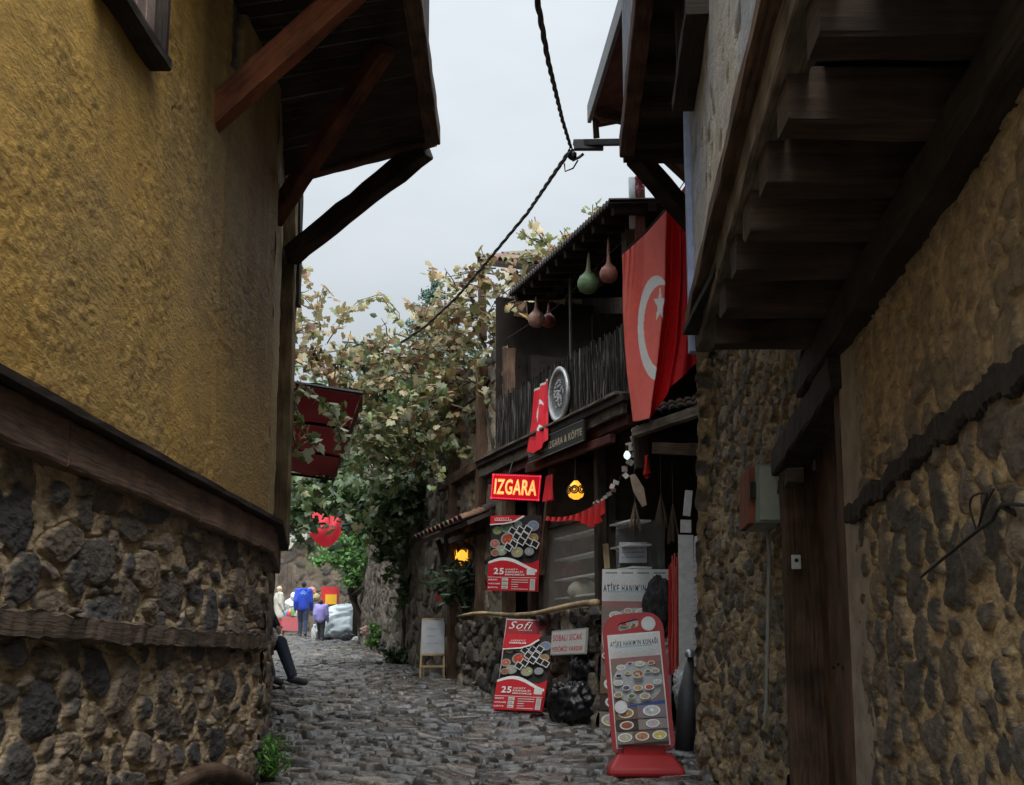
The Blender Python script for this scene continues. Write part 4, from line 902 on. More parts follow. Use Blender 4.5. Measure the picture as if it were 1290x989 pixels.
for i in range(4): p.rect(W * (.06 + .23 * i), H * .962, W * .17, H * .010, (.2, .22, .24))
p.rect(W * .12, H * .845, W * .8, H * .012, (.25, .4, .5)); p.build('small_print', t)
m = MB(); m.beam((W * .5, H * .95, -.03), (W * .5, .02, -.38), .03, .02); m.build('rear_leg', W_PALE, t, local=True)
# red stand
bl, br, tl = at(772, 950, 10.45), at(851, 944, 10.4), at(763, 776, 10.62)
t, W, H = board_at('menu_stand', 'red plastic pavement stand with handle slot, white disc and bold black heading', 'menu stand', bl, br, tl)
REDP = plain_mat('red_plastic', (.30, .014, .016), rough=.45, spec=.3, var=.12, ns=6)
def rrect(x0, y0, x1, y1, r, n=6, rt=None):
    pts = []; rt = rt or r
    for cx, cy, a0, q in ((x1 - r, y0 + r, -90, r), (x1 - rt, y1 - rt, 0, rt), (x0 + rt, y1 - rt, 90, rt), (x0 + r, y0 + r, 180, r)):
        for k in range(n + 1): a = R(a0 + 90 * k / n); pts.append((cx + q * math.cos(a), cy + q * math.sin(a)))
    return pts
def ring_plate(outer, holes, z0, z1, name, mat, parent, bevel=.006):
    """flat plate with holes, made with a filled curve"""
    cu = bpy.data.curves.new(name, 'CURVE'); cu.dimensions = '2D'; cu.fill_mode = 'BOTH'; cu.extrude = (z1 - z0) / 2
    for pts in [outer] + holes:
        sp = cu.splines.new('POLY'); sp.points.add(len(pts) - 1); sp.use_cyclic_u = True
        for q, (x, y) in zip(sp.points, pts): q.co = (x, y, 0, 1)
    o = bpy.data.objects.new(name, cu); COL.objects.link(o); me = bpy.data.meshes.new_from_object(o.evaluated_get(bpy.context.evaluated_depsgraph_get())); bpy.data.objects.remove(o)
    me.transform(Matrix.Translation((0, 0, (z0 + z1) / 2))); me.materials.clear(); me.materials.append(mat); me.name = name
    r = bpy.data.objects.new(name, me); COL.objects.link(r); r.parent = parent
    if bevel: b = r.modifiers.new('bevel', 'BEVEL'); b.width = bevel; b.segments = 2; b.limit_method = 'ANGLE'
    return r
slot = rrect(W * .26, H * .885, W * .60, H * .945, .02)
slot = [(x, y + (x - W * .43) * .18) for x, y in slot]
ring_plate(rrect(-.0, 0, W, H, .05, rt=.13), [list(reversed(slot))], -.03, .02, 'frame', REDP, t)
m = MB(); m.box((W * .5, H * .44, .022), (W * .86, H * .82, .006), (.6, .6, .6)); m.build('panel', PAINT, t, local=True)
holder = thing('printed_sheet', None, None); del_ = holder
bpy.data.objects.remove(holder)
e = bpy.data.objects.new('menu_sheet', None); COL.objects.link(e); e.parent = t; e.location = (W * .09, H * .035, .026)
W2, H2 = W * .82, H * .80
zz = menu_print(e, W2, H2, random, 5, "ATİKE HANIM'IN KONAĞI", .94, top=.97); p = Print(zz); p.rect(W2 * .12, H2 * .873, W2 * .75, H2 * .014, (.25, .4, .5)); p.build('small_print', e); p = Print(zz); p.poly(disc(W2 * .14, H2 * .345, W2 * .125, W2 * .125, 20), (.6, .62, .62)); p.build('white_disc', e)
m = MB(); m.lathe((W * .76, H * .912, .02), (0, 0, 1), [(.052, 0), (.052, .006), (0, .006)], n=26, col=(.5, .52, .52)); m.build('disc', PAINT, t, local=True)
# base: its own upright frame so it sits on the cobbles
cb = (Vector(bl) + Vector(br)) / 2; gb_ = gzf(cb.y) + .03
m = MB(); ax_ = t.matrix_basis.to_3x3(); 
top_ = [(-.19, -.07), (.19, -.07), (.19, .06), (-.19, .06)]; bot_ = [(-.265, -.20), (.265, -.20), (.265, .16), (-.265, .16)]
vs_ = [(cb.x + x, cb.y + y, cb.z - .01) for x, y in top_] + [(cb.x + x, cb.y + y, gb_ + .05) for x, y in bot_] + [(cb.x + x, cb.y + y, gb_) for x, y in bot_]
m.add(vs_, [(0, 1, 2, 3), (0, 4, 5, 1), (1, 5, 6, 2), (2, 6, 7, 3), (3, 7, 4, 0), (4, 8, 9, 5), (5, 9, 10, 6), (6, 10, 11, 7), (7, 11, 8, 4), (11, 10, 9, 8)]); m.build('base', REDP, t, bevel=.02)
m = MB(); m.box((cb.x, cb.y - .0, cb.z + .01), (.3, .08, .07)); m.build('neck', REDP, t, bevel=.01)
# whiteboard easel
y_ = 18.4; bl, br, tl = at(529, 855, y_), at(559, 855, y_), at(532, 780, y_ + .12)
t, W, H = board_at('easel_whiteboard', 'small whiteboard on pale wooden legs standing on the cobbles by the dark wall', 'whiteboard', bl, br, tl)
for x in (0, W): m = MB(); m.beam((x, -.02, -.01), (x + (.02 if x == 0 else -.01), H, -.01), .025, .02, up=(0, 0, 1), jit=.001); m.build('leg', W_PALE, t, local=True)
m = MB(); m.box((W / 2 + .005, H * .70, .0), (W - .01, H * .58, .012), (.42, .44, .46)); m.build('board', PAINT, t, local=True)
for y in (H * .995, H * .40, H * .20): m = MB(); m.beam((0.01, y, 0), (W, y, 0), .025, .02, up=(0, 0, 1), jit=.001); m.build('rail', W_PALE, t, local=True)
p = Print(.0075)
for i in range(3): p.rect(W * .25, H * (.82 - .12 * i), W * (.5 - .1 * (i % 2)), H * .018, (.28, .32, .4))
p.build('faint_writing', t)
for x in (W * .1, W * .9): m = MB(); m.beam((x, -.02, -.3), (x, H * .9, -.02), .02, .02, up=(0, 0, 1), jit=.001); m.build('rear_leg', W_PALE, t, local=True)
# small dark red sign on the wall by the plant
bl, br, tl = at(549, 757, 18.2), at(562, 757, 18.0), at(549, 737, 18.2)
t, W, H = board_at('small_wall_sign', 'small dark red sign on the wall above the whiteboard', 'sign', bl, br, tl); m = MB(); m.box((W / 2, H / 2, -.005), (W, H, .01), (.3, .02, .02)); m.build('panel', PAINT, t, local=True)
p = Print(.001); p.poly([(W * .5 + W * .34 * math.cos(a), H * .5 + H * .3 * math.sin(a)) for a in [k * math.pi / 6 for k in range(12)]], (.42, .1, .08)); p.poly(disc(W * .5, H * .5, W * .2, H * .16, 8), (.25, .02, .02)); p.build('emblem', t)
# taped paper notice and plastic sheet in the entrance
bl, br, tl = at(776, 742, 13.4), at(838, 742, 13.3), at(778, 656, 13.4)
t, W, H = board_at('plastic_sheet', 'clear grey plastic sheet hanging in the dark entrance behind the tall menu board', 'plastic sheet', bl, br, tl)
U, V = np.meshgrid(np.linspace(0, 1, 30), np.linspace(-.3, 1, 30)); mt = np.array(t.matrix_basis)
loc = np.stack([U * W, V * H, .012 * np.sin(U * 19 + V * 2) + .008 * np.sin(U * 7 - V * 5)], -1)
wp = loc @ mt[:3, :3].T + mt[:3, 3]; gp, gt2, gb2 = base_mat('clear_plastic'); gb2.inputs['Base Color'].default_value = (.35, .36, .36, 1); gb2.inputs['Alpha'].default_value = .35; gb2.inputs['Roughness'].default_value = .18
grid_mesh('sheet', wp, np.ones(wp.shape) * .3, gp, t)
bl, br, tl = at(780, 709, 13.3), at(815, 709, 13.25), at(781, 683, 13.3)
t, W, H = board_at('paper_notice', 'handwritten white paper notice taped to the hanging plastic sheet', 'notice', bl, br, tl); m = MB(); m.box((W / 2, H / 2, 0), (W, H, .002), (.42, .43, .46)); m.build('paper', PAINT, t, local=True)
p = Print(.0015); rr_ = random.Random(3)
for i in range(3):
    x = W * .1
    while x < W * .85: w_ = W * rr_.uniform(.03, .09); p.rect(x, H * (.68 - .22 * i), w_, H * rr_.uniform(.03, .09), (.2, .22, .34)); x += w_ + W * .025
p.build('handwriting', t)

# ================================================================== FLAGS AND CLOTH
def cloth_grid(name, rows, nu, nv, colf, parent, mat=CLOTH, ripple=None):
    """rows: list of (v, [(u, Vector)...]) control curves; bilinear/cosine blend between them"""
    def row(r, u):
        us = [a for a, _ in r]
        return np.stack([np.interp(u, us, [p[k] for _, p in r]) for k in range(3)], -1)
    u = np.linspace(0, 1, nu); vsr = [a for a, _ in rows]; R_ = np.stack([row(r, u) for _, r in rows], 0)   # rows x nu x 3
    v = np.linspace(0, 1, nv); P = np.zeros((nv, nu, 3))
    for k in range(3):
        for j in range(nu): P[:, j, k] = np.interp(v, vsr, R_[:, j, k])
    UU, VV = np.meshgrid(u, v)
    if ripple is not None: P = P + ripple(UU, VV)
    return P, UU, VV
# project world -> photo pixel, used once to print the crescent at its place on the cloth
def to_px(P):
    d = P - np.array([0, 0, CZ]); f = d[..., 1] * cp + d[..., 2] * sp_; v = -d[..., 1] * sp_ + d[..., 2] * cp
    return 645 + FPX * d[..., 0] / f, 494.5 - FPX * v / f
fl = thing('large_flag', 'large red flag with white crescent and star hanging from the upper storey', 'flag', at(845, 225, 11.9))
ctl = [(0, [(0, (783, 322, 11.95)), (.3, (812, 296, 11.85)), (.52, (840, 264, 11.65)), (.56, (846, 262, 11.75)), (.78, (858, 244, 11.6)), (1, (869, 222, 11.7))]),
       (.35, [(0, (785, 392, 11.95)), (.3, (810, 380, 11.8)), (.52, (838, 370, 11.6)), (.58, (843, 370, 11.8)), (.78, (858, 345, 11.6)), (1, (871, 330, 11.75))]),
       (.7, [(0, (790, 470, 11.95)), (.3, (808, 466, 11.8)), (.52, (828, 462, 11.6)), (.58, (833, 462, 11.8)), (.78, (855, 425, 11.65)), (1, (876, 408, 11.8))]),
       (1, [(0, (797, 531, 11.95)), (.3, (806, 530, 11.8)), (.52, (818, 527, 11.65)), (.58, (824, 522, 11.8)), (.78, (845, 488, 11.65)), (1, (877, 458, 11.8))])]
rows = [(v, [(u, at(*q)) for u, q in r]) for v, r in ctl]
def rip(U, V):
    a = .030 * np.sin(U * 36 + V * 1.2) * sst(.5, .65, U) + .008 * np.sin(U * 13 - V * 5 + 1) + .006 * (fbm(U * 7, V * 6, 5, 3) - .5) * 2 + .012 * np.sin(V * 9 + U * 6) * (1 - V)
    a = a + .03 * np.exp(-(((U - .06) / .10) ** 2)) * np.exp(-V / .25) * np.sin(U * 90 + V * 14) * .5
    z = -.018 * np.sin(np.pi * np.clip(U / .5, 0, 1)) * (1 - V) * 0
    return np.stack([a * .25, -a, z + 0 * a], -1)
P, UU, VV = cloth_grid('flag', rows, 150, 330, None, fl, ripple=rip)
px, py = to_px(P)
C = np.ones(P.shape) * np.array([.74, .016, .02])
sky_sheen = (1 - sst(.48, .56, UU)) * (.55 + .45 * fbm(UU * 4, VV * 3, 8, 3)); C = C * (1 - sky_sheen[..., None] * .62) + np.array([.85, .27, .2]) * sky_sheen[..., None] * .62   # pale sky sheen painted into the left half of the cloth
def ell(cx, cy, a, b): return ((px - cx) / a) ** 2 + ((py - cy) / b) ** 2
cres = (ell(827, 413, 23.5, 66) < 1) & (ell(833.5, 412, 22.5, 53) > 1) & (UU < .53)
star = np.zeros(px.shape, bool)
sx, sy = 831.5, 384; sp5 = []
for k in range(10): a = -math.pi / 2 + k * math.pi / 5; q = 1 if k % 2 == 0 else .4; sp5.append((sx + 8.5 * q * math.cos(a), sy + 25 * q * math.sin(a)))
def inpoly(px, py, poly):
    r = np.zeros(px.shape, bool); n = len(poly)
    for i in range(n):
        x1, y1 = poly[i]; x2, y2 = poly[(i + 1) % n]; c = (y1 > py) != (y2 > py); r ^= c & (px < (x2 - x1) * (py - y1) / (y2 - y1 + 1e-9) + x1)
    return r
star = inpoly(px, py, sp5)
C[cres | star] = (.72, .70, .68)
hem = (UU < .012) | (VV > .992); C[hem] = C[hem] * .8
SATIN = attr_mat('satin_cloth', rough=.5, ns=14, namt=.08, bs=150, bstr=.1, bdist=.002, spec=.25)
grid_mesh('cloth', P, C, SATIN, fl)
m = MB(); m.tube([at(783, 320, 11.97), at(812, 293, 11.88), at(842, 260, 11.7), at(868, 220, 11.7)], .005, n=5); m.build('cord', BLACKCABLE, fl)
# small flag on the railing
def FQ(px, py, t): s, z = FP(px, py, t); return F(s, t, z)
sf = thing('small_flag', 'small red flag with white crescent hanging over the balcony railing beside the round tray', 'flag', FQ(680, 478, .06))
rows = [(0, [(0, FQ(673, 492, .07)), (.5, FQ(682, 484, .05)), (1, FQ(691, 477, .07))]), (.5, [(0, FQ(670, 535, .08)), (.5, FQ(680, 527, .11)), (1, FQ(691, 518, .08))]), (1, [(0, FQ(665, 569, .12)), (.4, FQ(673, 572, .16)), (1, FQ(690, 554, .14))])]
P, UU, VV = cloth_grid('f', rows, 60, 110, None, sf, ripple=lambda U, V: (FN.x * .012 * np.sin(U * 16 + V))[..., None] * 0 + np.stack([FN.x * .014 * np.sin(U * 15 + V), FN.y * .014 * np.sin(U * 15 + V), 0 * U], -1))
px, py = to_px(P); C = np.ones(P.shape) * np.array([.70, .010, .025])
cres = (((UU - .45) / .22) ** 2 + ((VV - .40) / .18) ** 2 < 1) & (((UU - .52) / .19) ** 2 + ((VV - .45) / .15) ** 2 > 1)
star = ((np.abs(UU - .55) / .10 + np.abs(VV - .66) / .05) < 1); C[cres | star] = (.75, .75, .75); C[VV < .035] = (.62, .6, .5)
grid_mesh('cloth', P, C, SATIN, sf)
# red bunting cloth sagging over the window, small pennants
def hang_cloth(name, label, cat, A, B, drop, folds, col, group=None, sag=.1, nu=60, nv=16, taper=None):
    A = Vector(A); B = Vector(B); U, V = np.meshgrid(np.linspace(0, 1, nu), np.linspace(0, 1, nv)); D = (B - A); n = Vector((-D.y, D.x, 0)).normalized()
    dr = drop * (taper(U) if taper else 1)
    z = -sag * 4 * U * (1 - U) - V * dr; am = .05 * V * np.sin(U * folds) * drop / .3
    P = np.stack([A.x + D.x * U + n.x * am, A.y + D.y * U + n.y * am, A.z + D.z * U + z], -1); C = np.ones(P.shape) * np.array(col)
    o = grid_mesh(name, P, C, SATIN); return tag(o, label, cat, group)
hang_cloth('red_drape', 'red fabric drape sagging above the restaurant window with gathered folds', 'drape', FQ(762, 627, .05), FQ(688, 650, .0), .17, 60, (.5, .02, .02), sag=.07, taper=lambda U: .25 + .9 * np.exp(-((U - .15) / .22) ** 2))
hang_cloth('red_pennant', 'narrow red pennant hanging at the right of the glowing sign', 'pennant', FQ(696, 597, .03), FQ(688, 600, .03), .26, 14, (.6, .02, .03), nu=20, nv=20, sag=.0)
hang_cloth('red_scarf', 'twisted red scarf hanging below the large flag', 'scarf', at(812, 574, 12.2), at(816, 573, 12.15), .2, 10, (.5, .03, .02), nu=14, nv=18, sag=.0, taper=lambda U: 1 - .3 * U)
# far red cloth across the street
U, V = np.meshgrid(np.linspace(0, 1, 50), np.linspace(0, 1, 26)); A = at(386, 640, 30); B = at(433, 652, 30.4)
z = A.z + (B.z - A.z) * U - .05 * np.sin(np.pi * U) - V * (.16 + .52 * np.sin(np.pi * np.clip(U * .9 + .08, 0, 1)) ** .6)
P = np.stack([A.x + (B.x - A.x) * U, A.y + .3 * U - .22 * np.sin(np.pi * V) * np.sin(np.pi * U) + .02 * np.sin(U * 19 + V * 4), z], -1); C = np.ones(P.shape) * np.array([.62, .03, .05])
tag(grid_mesh('sagging_red_cloth', P, C, leaf_mat('thin_red', .45, .7)), 'bright red cloth sagging on a line high across the far street', 'cloth')

# ================================================================== HANGING THINGS ON THE BALCONY
wr = thing('gourd_wire', 'thin wire stretched under the balcony eaves carrying the gourds', 'wire', FQ(640, 425, .18)); 
m = MB(); m.tube([FQ(636, 428, .18), FQ(700, 385, .18) + Vector((0, 0, -.02)), FQ(792, 296, .18)], .004, n=5); m.build('wire', BLACKCABLE, wr)
def gourd(px, ytop, ymid, rpx, col, label, t=.18, neck=1.0, colneck=None):
    s_, zm = FP(px, ymid, t); c = F(s_, t, zm); r = rpx / FPX * c.y * 1.02; zt = FP(px, ytop, t)[1] - zm
    prof = [(.002, -r * .96), (r * .45, -r * .92), (r * .8, -r * .68), (r * .98, -r * .25), (r * .98, r * .2), (r * .78, r * .62), (r * .45, r * .92), (r * .26, r * 1.2), (r * .19, r * 1.6), (r * .14, zt * .8), (r * .08, zt)]
    n = len(prof); cols = [[lerp(a, b, min(1, max(0, (i - 4) / 4))) for a, b in zip(col, colneck or col)] for i in range(n)]
    o = thing('gourd', label, 'gourd', c - Vector((0, 0, r)), 'painted gourds hanging from the balcony eaves')
    m = MB(); m.lathe((0, 0, 0), (random.uniform(-.03, .03), .02, 1), prof, n=22, cols=[tuple(x) for x in cols]); b = m.build('shell', attr_mat('gourd_skin', rough=.45, ns=16, namt=.28, bs=25, bstr=.2), o, smooth=True, local=True); b.location = (0, 0, r)
    m = MB(); m.tube([(0, 0, r + zt - .01), (.01, 0, r + zt + .10)], .004, n=5); m.build('string', BLACKCABLE, o, local=True)
gourd(676, 374, 402, 11, (.34, .19, .14), 'pale pink painted gourd hanging leftmost under the balcony eaves')
gourd(691, 382, 404, 9, (.28, .06, .045), 'small dark red gourd hanging behind the pale pink one', t=-.1)
gourd(741, 318, 357, 14, (.13, .21, .10), 'green bottle gourd with a long thin neck', colneck=(.3, .28, .16))
gourd(752, 334, 352, 10, (.20, .15, .06), 'mottled yellow gourd half hidden behind the green gourd', t=-.15)
gourd(767, 300, 345, 12, (.32, .12, .09), 'dull red gourd with long brown neck hanging nearest the large flag', colneck=(.3, .14, .09))
# round tray
cT = FQ(704, 497, .06); rT = .5 * (FQ(704, 462, .06).z - FQ(704, 532, .06).z)
tr = thing('round_tray', 'round silvery embossed tray hung on the balcony railing', 'tray', cT)
m = MB(); XD = FU; m.lathe(cT, FN, [(rT * .96, -.02), (rT, 0), (rT, .012), (rT * .93, .022), (rT * .84, .012), (rT * .80, -.004), (rT * .5, -.004), (0.001, -.004)], n=40, cols=[(.5, .52, .52), (.55, .57, .57), (.6, .62, .62), (.6, .62, .62), (.3, .31, .31), (.16, .17, .17), (.14, .15, .15)]); m.build('dish', attr_mat('tray_metal', rough=.35, metal=.55, bs=60, bstr=.3), tr, smooth=True)
m = MB()
for k in range(60):
    a = random.random() * 6.28; q = rT * .5 * math.sqrt(random.random()); c = cT + FN * .002 + FU * (q * math.cos(a)) + Vector((0, 0, q * 1.0 * math.sin(a))); m.lathe(c, FN, [(.014, 0), (.010, .007), (.002, .009)], n=6, col=(.45, .46, .46))
m.build('embossing', attr_mat('tray_metal'), tr)
# lamps
def lantern_glow(name, label, c, r, col, mat_e, parent_h=.1):
    o = thing(name, label, 'lamp', c)
    m = MB(); m.lathe((0, 0, 0), (0, 0, 1), [(r * .35, -r * 1.0), (r * .8, -r * .75), (r, -r * .2), (r * .92, r * .3), (r * .6, r * .75), (r * .25, r * 1.15)], n=20, col=col); m.build('globe', mat_e, o, local=True, smooth=True)
    return o
GLW = attr_mat('lamp_glow', emit=.5, rough=.4)
c = FQ(725.5, 618, -.0); o = lantern_glow('mosaic_lamp', 'glowing yellow mosaic globe lamp hanging in the restaurant front', c, .082, (1, .40, .03), GLW)
m = MB(); MOS = plain_mat('mosaic_rings', (.06, .02, .01), rough=.4)
for k in range(7):
    a = 2 * math.pi * k / 7; d = Vector((math.cos(a), math.sin(a), .05)).normalized(); X = d.cross(Vector((0, 0, 1))).normalized(); Y = d.cross(X)
    for rr_ in (.036, .019): m.tube([d * .084 * (1 if rr_ > .02 else 1.02) + (X * math.cos(b) + Y * math.sin(b)) * rr_ - d * (rr_ ** 2) / .16 for b in [q * math.pi / 6 for q in range(13)]], .008, n=5)
m.build('mosaic_rings', MOS, o, local=True)
m = MB(); m.tube([(0, 0, .09), (0, 0, .17), (.0, 0, .5)], [.02, .012, .004], n=8); m.build('hanger', METAL, o, local=True)
c = at(582, 703, 17.6); o = lantern_glow('wall_lamp', 'glowing yellow crown shaped lamp under the small tiled awning', c, .085, (1, .42, .04), GLW)
m = MB()
for k in range(8): a = 2 * math.pi * k / 8; m.prism([(.08 * math.cos(a) - .02 * math.sin(a), .08 * math.sin(a) + .02 * math.cos(a), .0), (.08 * math.cos(a) + .02 * math.sin(a), .08 * math.sin(a) - .02 * math.cos(a), .0), (.10 * math.cos(a), .10 * math.sin(a), .10)], (0, 0, .004), (1, .42, .04))
m.build('petals', GLW, o, local=True); m = MB(); m.tube([(0, 0, .08), (0, 0, .34)], .006, n=6); m.build('hanger', METAL, o, local=True)
# unlit wall lantern
c = at(605, 662, 17.0); o = thing('wall_lantern', 'unlit black iron lantern on a bracket below the tiled awning', 'lantern', c)
m = MB()
for k in range(6): a = 2 * math.pi * k / 6; m.tube([(.05 * math.cos(a), .05 * math.sin(a), -.10), (.075 * math.cos(a), .075 * math.sin(a), .08)], .006, n=5)
m.lathe((0, 0, 0), (0, 0, 1), [(.1, .08), (.06, .12), (.02, .16), (.006, .19)], n=12); m.build('cage', METAL, o, local=True)
m = MB(); m.lathe((0, 0, 0), (0, 0, 1), [(.04, -.10), (.06, .08)], n=12, col=(.2, .2, .18)); m.build('glass', PAINT, o, local=True)
m = MB(); m.tube([(0, 0, -.1), (.02, .0, -.2), (.12, .0, -.22), (.22, 0, -.12)], .007, n=6); m.build('bracket', METAL, o, local=True)
# garland of pale tags, bulb, wood slab
gd = thing('tag_garland', 'garland of small pale wooden tags slanting across the entrance corner', 'garland', at(797, 545, 12.4)); pts = [at(798, 540, 12.4), at(795, 575, 12.5), at(780, 605, 12.6), at(765, 622, 12.8), at(750, 632, 13.0)]
m = MB(); m.tube(pts, .004, n=5); m.build('string', BLACKCABLE, gd)
for i in range(15):
    t_ = i / 14 * 3.999; k = int(t_); c = pts[k].lerp(pts[k + 1], t_ - k); sz = lerp(.075, .03, i / 14); m = MB(); rot = Euler((random.uniform(-.5, .5), random.uniform(-1, 1), random.uniform(-1, 1))).to_matrix()
    m.box(c + Vector((random.uniform(-.03, .03), 0, -.02)), (sz, .008, sz * random.uniform(.6, 1.2)), random.choice([(.5, .42, .38), (.5, .48, .44), (.4, .28, .24)]), rot=rot); m.build('tag', PAINT, gd)
o = thing('light_bulb', 'single lit white bulb beside the garland of tags', 'bulb', at(790, 574, 12.3)); m = MB(); m.lathe((0, 0, 0), (0, 0, 1), [(.004, -.035), (.025, -.02), (.032, 0), (.022, .025), (.012, .04)], n=14, col=(.75, .95, .95)); m.build('globe', attr_mat('bulb_glow', emit=.35), o, local=True, smooth=True); m = MB(); m.tube([(0, 0, .04), (0, 0, .09)], .013, n=8); m.build('socket', METAL, o, local=True)
a_, b_ = at(796, 600, 12.2), at(812, 636, 12.1); m = MB(); m.prism([a_ + Vector((-.02, 0, .01)), a_ + Vector((.03, 0, .02)), a_.lerp(b_, .5) + Vector((.05, 0, .02)), b_ + Vector((.02, 0, .0)), b_ + Vector((-.02, 0, -.02)), a_.lerp(b_, .5) + Vector((-.04, 0, -.01))], (0, .02, 0), (.2, .15, .11)); tag(m.build('wooden_plaque', ROUGHP, bevel=.003), 'elongated rough wooden slab hanging at a slant below the garland', 'plaque')
# round faint disc on the inner wall
# dried bundles hanging
for px_, py_, l_ in ((833, 640, .22), (848, 652, .3), (800, 650, .18)):
    c = at(px_, py_, 12.6); m = MB()
    for k in range(22): a = random.random() * 6.28; m.tube([c + Vector((0, 0, .12)), c + Vector((.05 * math.cos(a), .05 * math.sin(a), -l_ * random.uniform(.4, .8)))], .006, n=4, col=(.14, .1, .07))
    m.tube([c + Vector((0, 0, .12)), c + Vector((0, 0, .5))], .003, n=4, col=(.1, .1, .1))
    tag(m.build('dried_bundle', ROUGHP), 'dried brown plant bundle hanging in the dark entrance', 'bundle', 'dried bundles hanging in the entrance')
# tiled lean-to over the entrance and its beams
en = thing('entrance_canopy', 'small tiled lean to canopy over the dark entrance between the restaurant and the leaning wall', 'canopy', at(850, 560, 12))
tile_roof(en, at(895, 500, 11.6), at(800, 530, 12.7) + Vector((.1, 0, .1)), Vector((-.04, -.5, -.16)), 8, 2, 'tiles', col=(.09, .06, .045))
m = MB(); m.beam(at(828, 565, 12.1), at(900, 567, 11.3), .1, .1); m.build('beam', W_BROWN, en)
m = MB(); m.beam(at(800, 545, 12.0), at(893, 514, 11.1), .07, .08); m.build('eave_beam', W_GREY, en)
m = MB(); m.beam(at(806, 540, 12.3), at(810, 590, 12.3), .13, .13, up=(0, 1, 0)); m.build('post', W_DARK, en)
m = MB(); m.beam(at(768, 600, 13.6), at(770, 880, 13.6), .11, .11, up=(0, 1, 0)); m.build('post', W_DARK, en)
m = MB(); m.box((2.1, 13.9, 3.0), (2.6, .1, 4.2), (.03, .025, .02)); m.box((1.9, 13.4, 3.72), (1.8, 1.0, .06), (.03, .02, .02)); m.build('back_wall', ROUGHP, en)
m = MB(); m.beam(at(763, 685, 13.2), at(765, 716, 13.2), .05, .03, up=(0, 1, 0)); tag(m.build('wooden_batten', W_PALE), 'short pale wooden batten upright above the left corner of the tall menu board', 'batten')
# white upright panel with crosspieces, narrow second one
wp_ = thing('upright_panel', 'tall narrow white panel standing in the entrance against the leaning stone wall', 'panel', at(866, 845, 11.6))
m = MB(); a_, b_ = at(865, 850, 11.6), at(864, 674, 11.6); m.beam(a_, b_, .12, .03, up=(0, 1, 0), jit=.001, seg=3); m.build('lower_board', plain_mat('white_board', (.42, .43, .43), rough=.5), wp_)
m = MB(); m.beam(at(864, 671, 11.6), at(864, 655, 11.6), .085, .03, up=(0, 1, 0), jit=.001, seg=2); m.build('middle_board', plain_mat('white_board', (.42, .43, .43)), wp_)
m = MB(); m.beam(at(865, 650, 11.6), at(868, 618, 11.6), .06, .03, up=(0, 1, 0), jit=.001, seg=2); m.build('upper_board', plain_mat('white_board', (.42, .43, .43)), wp_)
bl, br, tl = at(873, 850, 11.2), at(879, 850, 11.05), at(876, 676, 11.2)
t, W, H = board_at('price_list', 'long narrow white price list leaning between the white panel and the stone wall', 'price list', bl, br, tl); m = MB(); m.box((W / 2, H / 2, 0), (W, H, .012), (.42, .43, .45)); m.build('panel', PAINT, t, local=True); p = Print(.007)
for i in range(22): p.rect(W * .15, H * (.05 + .04 * i), W * random.uniform(.4, .7), H * .008, (.2, .2, .22))
p.build('small_print', t)
# bead curtain
m = MB()
for k in range(12):
    x = 843 + k * 1.1; y0 = 705 + random.uniform(-12, 12); pts = [at(x + random.uniform(-.7, .7), lerp(y0, 850, q / 8), 12.2 + .1 * (k % 2)) for q in range(9)]; m.tube(pts, .006, n=4, col=random.choice([(.4, .02, .02), (.3, .02, .02), (.5, .1, .08)]))
tag(m.build('bead_curtain', PAINT), 'strands of dark red beads hanging beside the tall white menu board', 'bead curtain')
# ================================================================== ELECTRICITY BOX, CONDUIT, CABLES on the right
nW = Vector((cA.x - cB.x, cA.y - cB.y, 0)).normalized(); nOut = Vector((nW.y, -nW.x, 0)); nOut = nOut if nOut.x < 0 else -nOut
wpt = Vector((cA.x, cA.y, 0)) - nOut * .12
def wq(px, py, off): return atp(px, py, wpt + nOut * off, nOut)
bx = thing('meter_box', 'grey green metal meter box fixed on the leaning stone wall beside the doorway', 'meter box', wq(958, 622, 0))
yq = 8.35
def slab(name, px0, py0, px1, py1, Y, th, col, mat, **k):
    A_, B_, C_, D_ = at(px0, py1, Y), at(px1, py1, Y), at(px1, py0, Y), at(px0, py0, Y); m = MB(); m.prism([D_, C_, B_, A_], (.05 * th, th, 0), col); return m.build(name, mat, bx, **k)
slab('case', 953, 585, 984, 658, yq + .03, .6, (.24, .26, .21), PAINT)
slab('door', 957, 588, 983, 655, yq, .02, (.30, .33, .27), PAINT, bevel=.003)
slab('side_board', 943, 588, 953, 659, yq + .12, .5, (.2, .07, .04), ROUGHP)
slab('latch', 945, 607, 952, 627, yq + .06, .05, (.015, .015, .015), PAINT)
m = MB(); cd_ = [wq(966, 655, .13), wq(969, 700, .12), wq(968, 760, .11), wq(965, 900, .09), wq(963, 1010, .09)]; m.tube(cd_, .012, n=8, col=(.3, .3, .28)); tag(m.build('conduit_pipe', PAINT, smooth=True), 'thin pale conduit pipe running down the stone wall from the meter box', 'pipe')
cw = thing('wall_cable', 'black cable tied in a loose coil across the nearest rubble wall', 'cable', at(1240, 650, 3.9))
def smooth(p, n=8):
    p = [Vector(q) for q in p]; p = [p[0]] + p + [p[-1]]; o = []
    for i in range(1, len(p) - 2):
        for k in range(n):
            t = k / n; a, b, c, d = p[i - 1:i + 3]; o.append(.5 * ((2 * b) + (c - a) * t + (2 * a - 5 * b + 4 * c - d) * t * t + (3 * b - a - 3 * c + d) * t ** 3))
    return o + [p[-2]]
def wl(px, py, off=.05): p = atp(px, py, (rx(4) - off, 4, 0), Vector((1, -.078, 0)).normalized()); return p
